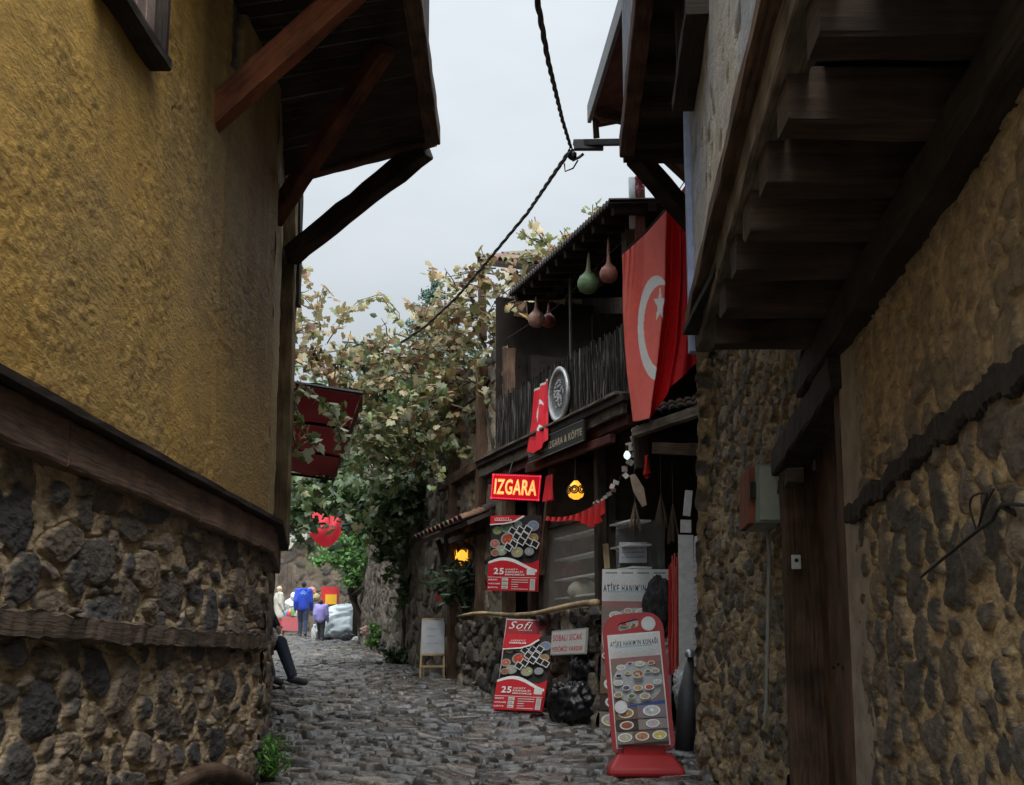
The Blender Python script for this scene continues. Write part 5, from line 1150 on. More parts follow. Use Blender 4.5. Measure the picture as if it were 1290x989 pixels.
m = MB(); m.tube(smooth([wl(1300, 637), wl(1262, 637), wl(1250, 655), wl(1232, 668), wl(1205, 690), wl(1160, 727, .04)]), .005, n=6); m.build('main_run', BLACKCABLE, cw, smooth=True)
m = MB(); m.tube(smooth([wl(1230, 668), wl(1222, 640), wl(1226, 625), wl(1243, 622), wl(1238, 640), wl(1232, 668), wl(1240, 640), wl(1252, 616)]), .003, n=6); m.build('coil', BLACKCABLE, cw, smooth=True)
m = MB(); m.tube([wl(1262, 637), wl(1282, 648, .03)], .008, n=6); m.build('splice', BLACKCABLE, cw)
# overhead twisted cable with its bracket
def twist(pts, r, name, label, parent=None, sag=0):
    path = []; pts = [Vector(p) for p in pts]
    for i in range(len(pts) - 1):
        n = max(8, int((pts[i + 1] - pts[i]).length / .035))
        for k in range(n): path.append(pts[i].lerp(pts[i + 1], k / n))
    path.append(pts[-1]); o = thing(name, label, 'cable', pts[0], None)
    for s_ in range(3):
        q = []; m = MB()
        for i, p in enumerate(path):
            d = (path[min(i + 1, len(path) - 1)] - path[max(0, i - 1)]).normalized(); X = d.cross(Vector((0, 0, 1))).normalized(); Y = d.cross(X); a = i * .26 + s_ * 2.09; q.append(p + (X * math.cos(a) + Y * math.sin(a)) * r * 1.05)
        m.tube(q, r, n=5); m.build('strand', BLACKCABLE, o, smooth=True)
    return o
ya = a.y if hasattr(a, 'y') else 9.3
yb = 9.6
c0, c1, c2_, c3 = at(672, -25, 4.6), at(690, 75, 6.0), at(708, 150, 8.2), at(719, 186, yb)
twist([c0, c1, c2_, c3], .0065, 'overhead_cable', 'twisted black cable running from overhead to the steel bracket')
sag = [at(718, 190, yb), at(700, 216, 10.4), at(664, 269, 12.2), at(620, 322, 13.6), at(575, 375, 15.2), at(535, 412, 16.4), at(505, 432, 17.0)]
twist(sag, .0085, 'overhead_cable', 'twisted black cable slanting down from the bracket towards the vine')
br_ = thing('cable_bracket', 'dark steel arm on the jetty corner holding the overhead cables', 'bracket', at(790, 182, 9.5))
m = MB(); m.beam(at(723, 180, yb), at(795, 179, 9.45), .035, .045, jit=.0); m.build('arm', METAL, br_)
m = MB(); m.beam(at(723, 183, yb - .02), at(760, 183, yb - .02), .05, .07, jit=.0); m.build('end_plate', METAL, br_)
m = MB(); m.tube([at(722, 188, yb - .03), at(716, 195, yb - .03), at(722, 202, yb - .03), at(730, 198, yb - .03), at(735, 194, yb - .03)], .011, n=7); m.build('hook', METAL, br_, smooth=True)
m = MB(); m.lathe(at(721, 196, yb - .03), (1, 0, 0), [(.02, -.03), (.035, -.01), (.035, .01), (.02, .03)], n=10); m.build('insulator', METAL, br_)
m = MB(); m.tube([at(711, 206, yb), at(712, 216, yb), at(722, 212, yb), at(728, 202, yb)], .006, n=6); m.build('loop_wire', BLACKCABLE, br_, smooth=True)
# pink flowers on the red post
fo = thing('pink_flowers', 'bunch of pink artificial flowers tied to the reddish post beside the downpipe', 'flowers', at(808, 230, 11.95)); m = MB()
for k in range(46):
    c = at(806 + random.gauss(0, 2.6), 226 + random.uniform(-20, 18), 11.95 + random.uniform(-.05, .05)); n = Vector((random.gauss(0, 1), -1, random.gauss(0, 1))).normalized(); X = n.cross(Vector((0, 0, 1))).normalized(); Y = n.cross(X)
    m.add([c + n * .008] + [c + (X * math.cos(q * 1.2566) + Y * math.sin(q * 1.2566)) * .022 for q in range(5)], [(0, q + 1, (q + 1) % 5 + 1) for q in range(5)], random.choice([(.6, .12, .22), (.5, .05, .12), (.65, .35, .4)]))
m.build('petals', PAINT, fo); m = MB(); m.tube([at(806, 250, 11.97), at(807, 205, 11.97)], .006, n=5, col=(.08, .14, .04)); m.build('stem', PAINT, fo)
# black bag and bundles by the entrance
def lump(name, label, cat, c, dims, seed, mat, col=(.02, .02, .02), amp=.25, fr=3.0, parent=None, group=None, zmin=None):
    n1, n2 = 64, 40; th = np.linspace(0, 2 * np.pi, n1); ph = np.linspace(-np.pi / 2, np.pi / 2, n2); T, Ph = np.meshgrid(th, ph)
    d = np.stack([np.cos(T) * np.cos(Ph), np.sin(T) * np.cos(Ph), np.sin(Ph)], -1)
    n = fbm(d[..., 0] * fr + 9, d[..., 1] * fr + d[..., 2] * fr * .8, seed, 4, .6) + fbm(d[..., 2] * fr + 3, d[..., 0] * fr, seed + 5, 3) - 1.0
    cr = np.abs(fbm(d[..., 0] * fr * 2 + d[..., 2] * 2, d[..., 1] * fr * 2, seed + 9, 4) - .5); rr = 1 + amp * n - amp * .9 * np.exp(-(cr / .04) ** 2)
    P = d * rr[..., None] * np.array(dims) / 2; P[:, -1] = P[:, 0]
    if zmin is not None: P[..., 2] = np.maximum(P[..., 2], zmin)
    P = P + np.array(c); o = grid_mesh(name, P, np.ones(P.shape) * np.array(col), mat, parent)
    return tag(o, label, cat, group) if label else o
BAG = plain_mat('black_plastic', (.006, .006, .007), rough=.38, spec=.6, bump=.5, ns=14)
bgo = thing('rubbish_bag', 'heap of shiny black plastic bags on the cobbles left of the tall menu board', 'bag', at(728, 915, 13.25))
lump('bag', None, None, at(725, 888, 13.3), (.52, .45, .48), 4, BAG, parent=bgo); lump('bag', None, None, at(742, 846, 13.4), (.38, .4, .46), 8, BAG, parent=bgo); lump('bag', None, None, at(745, 815, 13.45), (.24, .3, .28), 12, BAG, parent=bgo)
lump('black_jacket', 'black padded jacket draped over the right corner of the tall white menu board', 'jacket', at(830, 765, 12.72), (.28, .2, .56), 15, plain_mat('black_fabric', (.012, .012, .015), rough=.75, bump=.3, ns=40), amp=.22)
bn = thing('folded_bundle', 'dark folded parasol bundle with silvery tip leaning on the base of the leaning stone wall', 'bundle', at(868, 940, 10.7))
m = MB(); m.tube([at(862, 945, 10.75), at(866, 880, 10.8), at(870, 825, 10.85)], [.07, .075, .02], n=12); m.build('fabric', plain_mat('dark_canvas', (.025, .027, .03), rough=.6, bump=.5, ns=25), bn, smooth=True)
m = MB(); m.lathe(at(869, 828, 10.82), (0, 0, 1), [(.035, 0), (.04, .03), (.02, .055), (.001, .06)], n=14); m.build('tip', STEEL, bn, smooth=True)
lump('crumpled_wrapping', 'crumpled white and clear wrapping stuffed behind the red stand', 'wrapping', at(858, 868, 11.0), (.12, .12, .32), 19, plain_mat('white_wrap', (.4, .42, .44), rough=.3, bump=.6), amp=.5, fr=4)

# ================================================================== VEGETATION
def leaf_shape(kind):
    if kind == 'vine':
        a = [(-90, .10), (-60, .55), (-25, .62), (-5, .80), (15, .58), (45, .72), (62, .60), (90, 1.0), (118, .60), (135, .72), (165, .58), (185, .80), (205, .62), (240, .55)]
        pts = [(r * math.cos(R(t)), r * math.sin(R(t)), -.28 * abs(r * math.cos(R(t))) ** 1.3) for t, r in a]
        return np.array([(0, .05, 0.06)] + pts), [(0, i + 1, (i + 1) % len(pts) + 1) for i in range(len(pts))]
    if kind == 'long':
        return np.array([(0, -.9, 0), (.22, -.2, -.05), (.16, .5, -.08), (0, 1.0, -.16), (-.16, .5, -.08), (-.22, -.2, -.05), (0, 0, .03)]), [(6, i, (i + 1) % 6) for i in range(6)]
    return np.array([(0, -.6, 0), (.5, -.1, -.12), (.35, .5, -.1), (0, .9, -.05), (-.35, .5, -.1), (-.5, -.1, -.12)]), [(0, 1, 2, 3), (0, 3, 4, 5)]
def leaves_mesh(name, pts, sizes, cols, kind, parent, up=.5, mat=LEAF, droop=0.0):
    T, Fc = leaf_shape(kind); n = len(pts); pts = np.asarray(pts, float); sizes = np.asarray(sizes); k = len(T)
    Z = rng.normal(size=(n, 3)); Z /= np.linalg.norm(Z, axis=1)[:, None]; Z = Z + np.array([0, -.25, up]); Z /= np.linalg.norm(Z, axis=1)[:, None]
    Y = rng.normal(size=(n, 3)) + np.array([0, 0, -droop]); Y -= Z * (Y * Z).sum(1)[:, None]; Y /= np.linalg.norm(Y, axis=1)[:, None]; X = np.cross(Y, Z)
    fold = rng.uniform(.3, 1.8, n)
    V = pts[:, None, :] + sizes[:, None, None] * (X[:, None, :] * T[None, :, 0:1] + Y[:, None, :] * T[None, :, 1:2] + Z[:, None, :] * (T[None, :, 2:3] * fold[:, None, None]))
    me = bpy.data.meshes.new(name); me.vertices.add(n * k); me.vertices.foreach_set('co', V.reshape(-1).astype(np.float32))
    lens = [len(f) for f in Fc]; L = np.concatenate([np.array(f) for f in Fc]); idx = (np.arange(n)[:, None] * k + L[None, :]).ravel()
    me.loops.add(len(idx)); me.loops.foreach_set('vertex_index', idx.astype(np.int32))
    st = np.concatenate([[0], np.cumsum(lens)[:-1]]); starts = (np.arange(n)[:, None] * sum(lens) + st[None, :]).ravel()
    me.polygons.add(len(starts)); me.polygons.foreach_set('loop_start', starts.astype(np.int32)); me.update(calc_edges=True)
    ca = me.color_attributes.new('Col', 'FLOAT_COLOR', 'POINT'); C = np.repeat(np.concatenate([np.asarray(cols), np.ones((n, 1))], 1), k, axis=0); ca.data.foreach_set('color', C.astype(np.float32).ravel())
    return link_mesh(name, me, mat, parent)
def pick(pal, n, jit=.3):
    p = np.array(pal)[rng.integers(0, len(pal), n)]; return p * rng.uniform(1 - jit, 1 + jit, (n, 1)) * rng.uniform(.88, 1.12, (n, 3))
AUT = [(.42, .30, .13), (.36, .31, .14), (.28, .18, .09), (.44, .39, .22), (.22, .21, .08), (.48, .38, .22), (.22, .12, .06), (.34, .34, .17)]
OLV = [(.20, .23, .08), (.30, .31, .15), (.13, .18, .06), (.32, .30, .13), (.40, .42, .27)]
GRN = [(.06, .12, .03), (.09, .15, .05), (.14, .19, .08), (.05, .09, .03), (.20, .24, .13)]
DGR = [(.03, .06, .02), (.045, .08, .025), (.02, .045, .018), (.07, .10, .04)]
vine = thing('grape_vine', 'sprawling grape vine with yellowing autumn leaves spanning the street beyond the timber houses', 'vine', at(520, 830, 19))
# blobs: px, py, Y, rx(px), ry(px), depth(m), canes, autumn share
BL = [(378, 375, 17.5, 16, 45, .5, 14, 1.0), (388, 425, 17.5, 26, 45, .6, 24, .95), (425, 455, 18, 38, 32, .8, 26, .85), (470, 450, 18.5, 40, 26, .8, 26, .85), (520, 435, 18.5, 42, 26, .8, 28, .8), (565, 400, 18, 34, 30, .7, 24, .95),
      (600, 385, 16.9, 26, 40, .4, 26, 1.0), (630, 350, 16.5, 26, 16, .3, 12, 1.0), (655, 345, 15.9, 24, 12, .3, 8, 1.0), (590, 450, 17.6, 40, 42, .7, 34, .8), (540, 490, 18, 50, 36, 1.0, 40, .5), (480, 500, 18.3, 45, 36, 1.0, 36, .5), (430, 500, 18.6, 40, 28, 1.0, 26, .5),
      (500, 545, 18.5, 60, 34, 1.2, 44, .2), (560, 550, 18, 38, 42, .8, 28, .25), (450, 560, 19, 50, 30, 1.2, 30, .1), (575, 500, 17.3, 30, 40, .5, 16, .6)]
P_, S_, C_ = [], [], []; twm = MB(); ncane = 0
def cane(p, d, n, step, aut, size=.088, dark=0.0, bend=.35, twig=True):
    pts = [p.copy()]
    for i in range(n):
        d = (d + Vector((random.gauss(0, bend), random.gauss(0, bend), random.gauss(-.04, bend * .7))) * .5).normalized(); p = p + d * step; pts.append(p.copy())
        qx, qy = to_px(np.array(p)); gap = (382 < qx < 436 and 640 < qy < 684) or (352 < qx < 452 and 495 < qy < 592) or (405 < qx < 470 and 668 < qy < 730)
        if (gap and random.random() < (.75 if qx < 436 and qy > 640 else .9)) or (qy < 520 and random.random() < .32): continue
        for q in range(random.choice((1, 1, 2))):
            o = Vector((random.gauss(0, .05), random.gauss(0, .05), random.gauss(-.03, .04))); P_.append(p + o); S_.append(size * random.uniform(.5, 1.15))
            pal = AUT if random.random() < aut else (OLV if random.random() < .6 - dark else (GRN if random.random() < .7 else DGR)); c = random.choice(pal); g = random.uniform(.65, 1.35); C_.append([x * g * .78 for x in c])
    if twig: twm.tube(pts, [lerp(.011, .004, i / n) for i in range(len(pts))], n=4, cap=False)
for bi, (px, py, Y, rx_, ry_, dp, nc, aut) in enumerate(BL):
    for k in range(nc):
        while True:
            a, b, c = random.uniform(-1, 1), random.uniform(-1, 1), random.uniform(-1, 1)
            if a * a + b * b + c * c < 1: break
        p = at(px + a * rx_, py + b * ry_, Y + c * dp); cane(p, Vector((random.gauss(0, 1), random.gauss(0, .6), random.gauss(0, .5))).normalized(), random.randint(6, 12), .055, aut, twig=k % 2 == 0)
def sprig(pix, Y, aut, size=.09):
    pts = [at(x, y, Y) for x, y in pix]; full = []
    for i in range(len(pts) - 1):
        n = max(2, int((pts[i + 1] - pts[i]).length / .06))
        for k in range(n): full.append(pts[i].lerp(pts[i + 1], k / n))
    full.append(pts[-1]); twm.tube(full, .005, n=4, cap=False)
    for p in full:
        if random.random() < .85: P_.append(p + Vector((random.gauss(0, .03), random.gauss(0, .03), random.gauss(-.03, .03)))); S_.append(size * random.uniform(.5, 1)); c = random.choice(AUT if random.random() < aut else OLV); C_.append(c)
for q, Y, au in ((((430, 400), (455, 378), (480, 374), (492, 388)), 17.8, .7), (((480, 372), (500, 392), (508, 410)), 17.8, .0), (((585, 375), (560, 348), (540, 342)), 17.4, .5), (((400, 400), (412, 360), (420, 372)), 17.5, .8), (((690, 308), (676, 290), (672, 276)), 15.3, .3), (((682, 306), (668, 296), (655, 290)), 15.3, .3), (((712, 300), (709, 290), (720, 300)), 14.6, .3), (((748, 278), (750, 262), (747, 258)), 13.6, .1),
                 (((640, 372), (655, 362), (672, 345)), 15.6, 1), (((640, 385), (665, 376), (664, 392)), 15.4, .9), (((620, 430), (600, 455), (608, 500)), 16.6, .6), (((640, 330), (690, 316), (700, 310)), 15.6, .9), (((430, 505), (425, 540), (432, 575)), 12.4, .1), (((360, 470), (372, 505), (380, 540), (398, 560)), 12.3, .1), (((375, 480), (400, 500), (420, 520), (428, 545)), 12.2, .1), (((350, 520), (365, 540), (372, 560)), 12.25, .1), (((545, 570), (550, 600), (548, 612)), 17, .1), (((450, 590), (470, 600), (468, 640)), 19, .0)):
    for rpt in range(3 if Y < 15 and q[0][0] < 440 else 2): sprig([(x + random.uniform(-4, 4), y + random.uniform(-4, 4)) for x, y in q], Y + random.uniform(-.1, .1), au, .1)
# shaded hanging mass below
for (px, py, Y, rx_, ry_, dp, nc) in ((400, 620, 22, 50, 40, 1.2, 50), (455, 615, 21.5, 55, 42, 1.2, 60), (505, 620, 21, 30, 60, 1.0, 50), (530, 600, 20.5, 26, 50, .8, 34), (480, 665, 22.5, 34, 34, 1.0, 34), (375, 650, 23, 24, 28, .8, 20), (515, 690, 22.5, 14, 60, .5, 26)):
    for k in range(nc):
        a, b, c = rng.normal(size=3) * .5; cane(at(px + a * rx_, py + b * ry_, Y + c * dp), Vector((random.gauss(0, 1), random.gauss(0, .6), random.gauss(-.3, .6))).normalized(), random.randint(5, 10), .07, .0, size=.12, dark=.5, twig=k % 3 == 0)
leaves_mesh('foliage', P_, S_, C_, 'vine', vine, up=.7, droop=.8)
twm.build('canes', wood_mat('cane_bark', (.05, .035, .025), (.16, .12, .08)), vine)['kind'] = 'stuff'
m = MB()
m.tube([at(522, 838, 22.4), at(516, 780, 22.5), at(520, 700, 22.4), at(512, 640, 22), at(520, 580, 21), at(540, 520, 19.5), at(570, 470, 18.2)], [.16, .13, .12, .11, .09, .06, .04], n=9)
m.tube([at(512, 640, 22), at(470, 560, 20), at(430, 500, 18.8), at(392, 440, 17.6)], [.07, .05, .04, .025], n=7)
m.tube([at(628, 640, 16.6), at(622, 560, 16.6), at(612, 510, 16.9), at(618, 460, 16.9), at(605, 420, 17)], [.035, .03, .028, .024, .018], n=7)
m.tube([at(622, 470, 16.7), at(600, 500, 17), at(560, 530, 17.6)], [.022, .02, .015], n=6)
m.build('trunk', wood_mat('vine_bark', (.02, .015, .012), (.08, .06, .045), bump=1), vine, smooth=True)
for zpx in ((360, 470, 610, 455), (355, 545, 600, 540)):
    pass
# pergola wire
m = MB(); m.beam(at(600, 455, 16.8), at(655, 462, 16.3), .02, .03); tag(m.build('steel_rod', METAL), 'thin dark rod projecting left from the far corner of the balcony', 'rod')
def tree(name, label, cat, base, top, crown, n, size, pal, kind, trunk_r=.12, group=None, parts=5, up=.5):
    """crown: list of (centre Vector, radii)"""
    o = thing(name, label, cat, base, group); Pt, Sz = [], []
    for c, r in crown:
        k = max(6, int(n * (r[0] * r[2]) / sum(q[0] * q[2] for _, q in crown)))
        cl = rng.normal(size=(max(5, k // 60), 3)); cl /= np.linalg.norm(cl, axis=1)[:, None]; cl = cl * rng.uniform(.4, 1.0, (len(cl), 1))
        w_ = cl[rng.integers(0, len(cl), k)] + rng.normal(size=(k, 3)) * .2
        Pt.append(np.array(c) + w_ * np.array(r)); Sz.append(size * rng.uniform(.5, 1.2, k))
    Pt = np.concatenate(Pt); leaves_mesh('crown', Pt, np.concatenate(Sz), pick(pal, len(Pt)), kind, o, up=up)
    m = MB(); base = Vector(base); top = Vector(top); m.tube([base, base.lerp(top, .35) + Vector((.05, 0, 0)), base.lerp(top, .7) - Vector((.04, 0, 0)), top], [trunk_r, trunk_r * .8, trunk_r * .6, trunk_r * .25], n=8)
    for c, r in crown:
        b0 = base.lerp(top, random.uniform(.5, .9)); m.tube([b0, b0.lerp(Vector(c), .5) + Vector((0, 0, .05)), Vector(c)], [trunk_r * .45, trunk_r * .3, trunk_r * .12], n=6)
    m.build('trunk', wood_mat('vine_bark', (.02, .015, .012), (.08, .06, .045)), o, smooth=True); return o
def gv(px, Y): p = at(px, 845, Y); return Vector((p.x, Y, gzf(Y)))
# bush tree on the street side with umbrella-like green head
tree('street_tree', 'small bright green tree leaning out over the silver tarpaulin on the right of the street', 'tree', gv(460, 36), at(436, 720, 36), [(at(428, 698, 36), (.6, .6, .45)), (at(450, 686, 35.5), (.7, .7, .50)), (at(474, 700, 34), (.6, .6, .7)), (at(452, 725, 36), (.6, .5, .4)), (at(480, 730, 33), (.3, .4, .5))], 4200, .09, [(.10, .24, .05), (.14, .30, .08), (.07, .16, .04), (.2, .34, .12)], 'oval', .11)
# evergreen beyond the roofs
cf = thing('conifer', 'blue green conifer top showing above the vine against the sky', 'tree', gv(545, 48)); Pt = []
b0 = at(546, 358, 48)
for k in range(60):
    hgt = random.random(); a = random.random() * 6.28; L = .25 + 1.5 * hgt
    for q in range(40): u = random.random(); Pt.append(b0 + Vector((math.cos(a) * L * u + random.gauss(0, .05), math.sin(a) * L * u, -hgt * 3.0 + .25 * u * L * .6 + random.gauss(0, .07))))
leaves_mesh('crown', Pt, np.full(len(Pt), .11), pick([(.04, .10, .06), (.06, .14, .09), (.03, .07, .05)], len(Pt)), 'long', cf)
m = MB(); m.tube([gv(545, 48), b0], [.2, .03], n=7); m.build('trunk', W_BROWN, cf)
for i, (px, py, Y, rx_, rz_, lab) in enumerate(((400, 560, 60, 4.2, 4.2, 'dark leafy tree behind the left end of the vine'), (480, 520, 66, 4.5, 3.6, 'dark leafy tree behind the middle of the vine'), (560, 530, 62, 3.6, 3.8, 'dark leafy tree behind the right end of the vine'))):
    c = at(px, py, Y); b = gv(px, Y); tree('hillside_tree', lab, 'tree', b, c, [(c, (rx_, 2.5, rz_)), (c - Vector((rx_ * .5, 0, rz_ * .9)), (rx_ * .8, 2, rz_ * .8)), (c + Vector((rx_ * .5, 0, -rz_ * .9)), (rx_ * .8, 2, rz_ * .8))], 3200, .3, GRN + DGR, 'oval', .3, 'trees on the hillside beyond the street')
# oleander by the wall, weeds
def shrub(name, label, cat, c, r, n, size, pal, kind, up=.4, group=None, base=None, droop=0):
    o = thing(name, label, cat, base or (c - Vector((0, 0, r[2])))); Pt = []; m = MB(); b = Vector(base) if base else c - Vector((0, 0, r[2]))
    for k in range(max(6, n // 14)):
        d = Vector((random.gauss(0, .5) * r[0], random.gauss(0, .5) * r[1], random.uniform(-.2, 1) * r[2])); tip = c + d; mid = b.lerp(tip, .55) + Vector((0, 0, r[2] * .15)); m.tube([b, mid, tip], [.006, .004, .002], n=4)
        for q in range(14): u = random.uniform(.35, 1); p = mid.lerp(tip, (u - .35) / .65); Pt.append(p + Vector((random.gauss(0, .03), random.gauss(0, .03), random.gauss(0, .03))))
    leaves_mesh('leaves', Pt, size * rng.uniform(.5, 1.1, len(Pt)), pick(pal, len(Pt)), kind, o, up=up, droop=droop); m.build('stems', W_BROWN, o)
    if group: o['group'] = group
    return o
shrub('oleander', 'dark long leaved potted shrub below the glowing crown lamp', 'shrub', at(588, 742, 17.4), (.30, .25, .38), 900, .11, [(.04, .075, .03), (.06, .1, .05), (.03, .05, .025), (.09, .13, .08)], 'long', base=at(590, 790, 17.4), droop=.3)
shrub('weed_clump', 'green weeds growing at the foot of the yellow house corner', 'weeds', Vector((-1.64, 10.0, .98)), (.10, .25, .18), 700, .035, [(.08, .2, .03), (.12, .28, .05), (.05, .13, .03)], 'long', base=Vector((-1.68, 10.0, .82)))
shrub('street_weeds', 'leafy green weeds on the cobbles below the ivy covered trunk', 'weeds', at(482, 806, 28), (.30, .3, .32), 1100, .07, [(.07, .16, .03), (.12, .24, .06), (.05, .10, .03)], 'oval', base=gv(482, 28))
shrub('street_weeds', 'low dark creeping weeds left of the whiteboard legs', 'weeds', at(510, 832, 22), (.40, .3, .14), 700, .06, DGR + [(.06, .1, .03)], 'oval', base=gv(510, 22))

# ================================================================== FAR STREET: walls and houses
hw = thing('ivy_house', 'dark stone house wall running up the right side of the street behind the vine', 'house', (-2, 25, 1.9))
seg = [F(sP1, -.12, 0), Vector((-1.55, 22, 0)), Vector((-2.85, 30, 0)), Vector((-5.2, 46, 0))]
for i in range(3):
    a_, b_ = seg[i], seg[i + 1]; wall_sheet('stone_wall', (a_.x, a_.y), (b_.x, b_.y), gzf(a_.y) - .4, [5.0, 5.4, 5.2][i], .03 if i else .022, 101 + i, .06, .16, [(.12, .10, .08), (.09, .08, .065), (.15, .12, .09)], (.16, .125, .085), hw, depth=.05, tries=1800, k=.9)
m = MB(); m.prism([(seg[0].x + .2, 18, 1), (seg[1].x + .15, 22, 1), (seg[2].x + .15, 30, 1), (seg[3].x + .15, 46, 1), (4, 46, 1), (4, 18, 1)], (0, 0, 3.9), (.06, .05, .04)); m.build('house_body', ROUGHP, hw)
for k, (y0, y1) in enumerate(((18.5, 29.5), (30, 46))):
    xa, xb = float(street_xr(y0)), float(street_xr(y1)); tile_roof(hw, (xa + 1.9, y0, 6.1), (xb + 1.9, y1, 6.1 + .1 * k), (-2.1, -.5, -.75), 44, 6, 'roof', r=.11)
for px in (447, 487): m = MB(); p0 = gv(px, 31 if px > 460 else 38); m.beam(p0, p0 + Vector((0, 0, 2.6)), .16, .14, up=(0, 1, 0)); m.build('timber_post', W_DARK, hw)
lh = thing('left_row_house', 'shaded house wall continuing up the left side of the street behind the yellow house', 'house', (-4, 20, 1.5))
m = MB(); m.prism([(-2.2, 12.25, .8), (-3.9, 16, .8), (-4.9, 22, .8), (-9.7, 46, .8), (-13, 46, .8), (-9, 12.25, .8)], (0, 0, 4.6), (.2, .15, .1)); m.build('wall', ROUGHP, lh)
# red awning on that wall
aw = thing('red_awning', 'dark red fabric awning stretched out over the left side of the street', 'awning', at(380, 560, 14))
ZA = 4.15; A0 = atz(457, 493, ZA); A1 = atz(418, 602, ZA + .0); B0 = Vector((-3.0, A0.y, ZA + .25)); B1 = Vector((-4.3, A1.y, ZA + .25))
U, V = np.meshgrid(np.linspace(0, 1, 60), np.linspace(0, 1, 60)); P = (1 - V)[..., None] * ((1 - U)[..., None] * np.array(A0) + U[..., None] * np.array(A1)) + V[..., None] * ((1 - U)[..., None] * np.array(B0) + U[..., None] * np.array(B1))
P[..., 2] += -.07 * np.sin(np.pi * U * 3) ** 2 * np.sin(np.pi * V) + .015 * np.sin(V * 30 + U * 6); C = np.ones(P.shape) * np.array([.11, .008, .010]); grid_mesh('fabric', P, C, leaf_mat('awning_fabric', .12, .8), aw)
U, V = np.meshgrid(np.linspace(0, 1, 90), np.linspace(0, 1, 6)); P = (1 - U)[..., None] * np.array(A0) + U[..., None] * np.array(A1); P[..., 2] -= V * (.13 + .03 * np.abs(np.sin(U * 50))); P[..., 0] += .01 * np.sin(U * 60) * V
C = np.ones(P.shape) * np.array([.16, .06, .05]); C[(V > .7)] = (.2, .19, .16); grid_mesh('valance', P, C, leaf_mat('awning_fabric', .12, .8), aw)
for u in (0, .33, .66, 1): p = A0.lerp(A1, u); q = B0.lerp(B1, u); m = MB(); m.tube([p + Vector((0, 0, -.02)), q + Vector((0, 0, -.02))], .02, n=6); m.build('frame_bar', METAL, aw)
# small tiled awning with timber brackets on the restaurant's far wall
ta = thing('tiled_awning', 'small sagging tiled awning on brackets over the far wall with the lantern below', 'awning', at(585, 680, 17.5))
Aq, Bq = at(622, 640, 16.6), at(556, 668, 18.9); tile_roof(ta, Aq + Vector((.2, 0, .10)), Bq + Vector((.2, 0, .10)), Vector((-.52, -.2, -.24)), 12, 2, 'tiles', col=(.12, .08, .055), r=.09)
for (p, q) in ((at(610, 668, 16.8), at(566, 682, 17.0)), (at(612, 700, 16.9), at(570, 678, 17.1)), (at(562, 720, 18.2), at(552, 680, 18.2))): m = MB(); m.beam(p, q, .05, .06); m.build('bracket', W_DARK, ta)
# end house, fence of planks
en2 = thing('street_end_house', 'plank and rubble house closing the far end of the street', 'house', (-8, 48, 2.8))
wall_sheet('stone_wall', (-13.5, 52.6), (-4.6, 53.4), 2.2, 6.4, .045, 121, .1, .25, [(.08, .065, .05), (.1, .08, .06), (.05, .045, .04)], (.12, .09, .06), en2, flip=True, depth=.08, tries=1500, k=.9)
m = MB()
for k in range(22): x = -11.3 + k * .16; m.box((x, 52.35 + random.uniform(-.01, .01), 4.2), (.15, .04, 2.4))
m.build('plank_wall', wood_mat('grey_planks', (.04, .03, .022), (.14, .11, .085)), en2)
m = MB(); m.box((-9, 55, 4.2), (9.5, 2.8, 4.4), (.1, .08, .06)); m.build('house_body', ROUGHP, en2)
tile_roof(en2, (-13.8, 54.6, 7.5), (-4.2, 54.9, 7.5), (0, -2.3, -.9), 34, 5, 'roof', r=.12)
m = MB(); a_, b_ = at(360, 694, 44), at(386, 679, 41); m.prism([a_, b_, b_ + Vector((0, 0, .33)), a_ + Vector((0, 0, .33))], (0, .15, 0), (.62, .58, .5)); tag(m.build('cream_awning_edge', PAINT), 'cream white awning edge lit on the left of the far street', 'awning')
m = MB(); a_, b_ = at(434, 705, 40), at(458, 690, 38); m.prism([a_, b_, b_ + Vector((0, 0, .1)), a_ + Vector((0, 0, .1))], (0, .6, .1), (.5, .5, .46))
ca_ = thing('plank_planter', 'grey plank canopy edge under the bright green tree', 'canopy', a_); m.build('top_board', PAINT, ca_)
for k in range(7): p = a_.lerp(b_, k / 6.5); m = MB(); m.box(p + Vector((.03, .05, -.18)), (.10, .03, .34), (.3, .28, .24)); m.build('slat', ROUGHP, ca_)
# ------------------------------------------------ far street goods
def stall(name, label, px0, px1, py0, Y, goods, group=None):
    o = thing(name, label, 'stall', gv((px0 + px1) / 2, Y)); g = gzf(Y); x0, x1 = at(px0, 800, Y).x, at(px1, 800, Y).x; zt = at(px0, py0, Y).z
    m = MB(); m.box(((x0 + x1) / 2, Y, zt), (x1 - x0, .8, .05), (.3, .2, .14)); m.build('table_top', ROUGHP, o)
    for x in (x0 + .05, x1 - .05): m = MB(); m.beam((x, Y - .35, g), (x, Y - .35, zt), .05, .05, up=(0, 1, 0)); m.build('leg', W_BROWN, o)
    m = MB(); m.quad((x0, Y - .42, zt), (x1, Y - .42, zt), (x1 + .02, Y - .46, lerp(g, zt, .25)), (x0, Y - .46, lerp(g, zt, .3)), goods); m.build('table_cloth', CLOTH, o); return o, x0, x1, zt
o, x0, x1, zt = stall('market_stall', 'market table with faded red cloth beside the person in the blue jacket', 357, 380, 778, 47, (.35, .08, .09))
PALG = [(.5, .05, .06), (.55, .5, .42), (.1, .2, .4), (.5, .35, .1), (.6, .6, .6), (.15, .3, .12), (.45, .12, .2), (.6, .25, .2)]
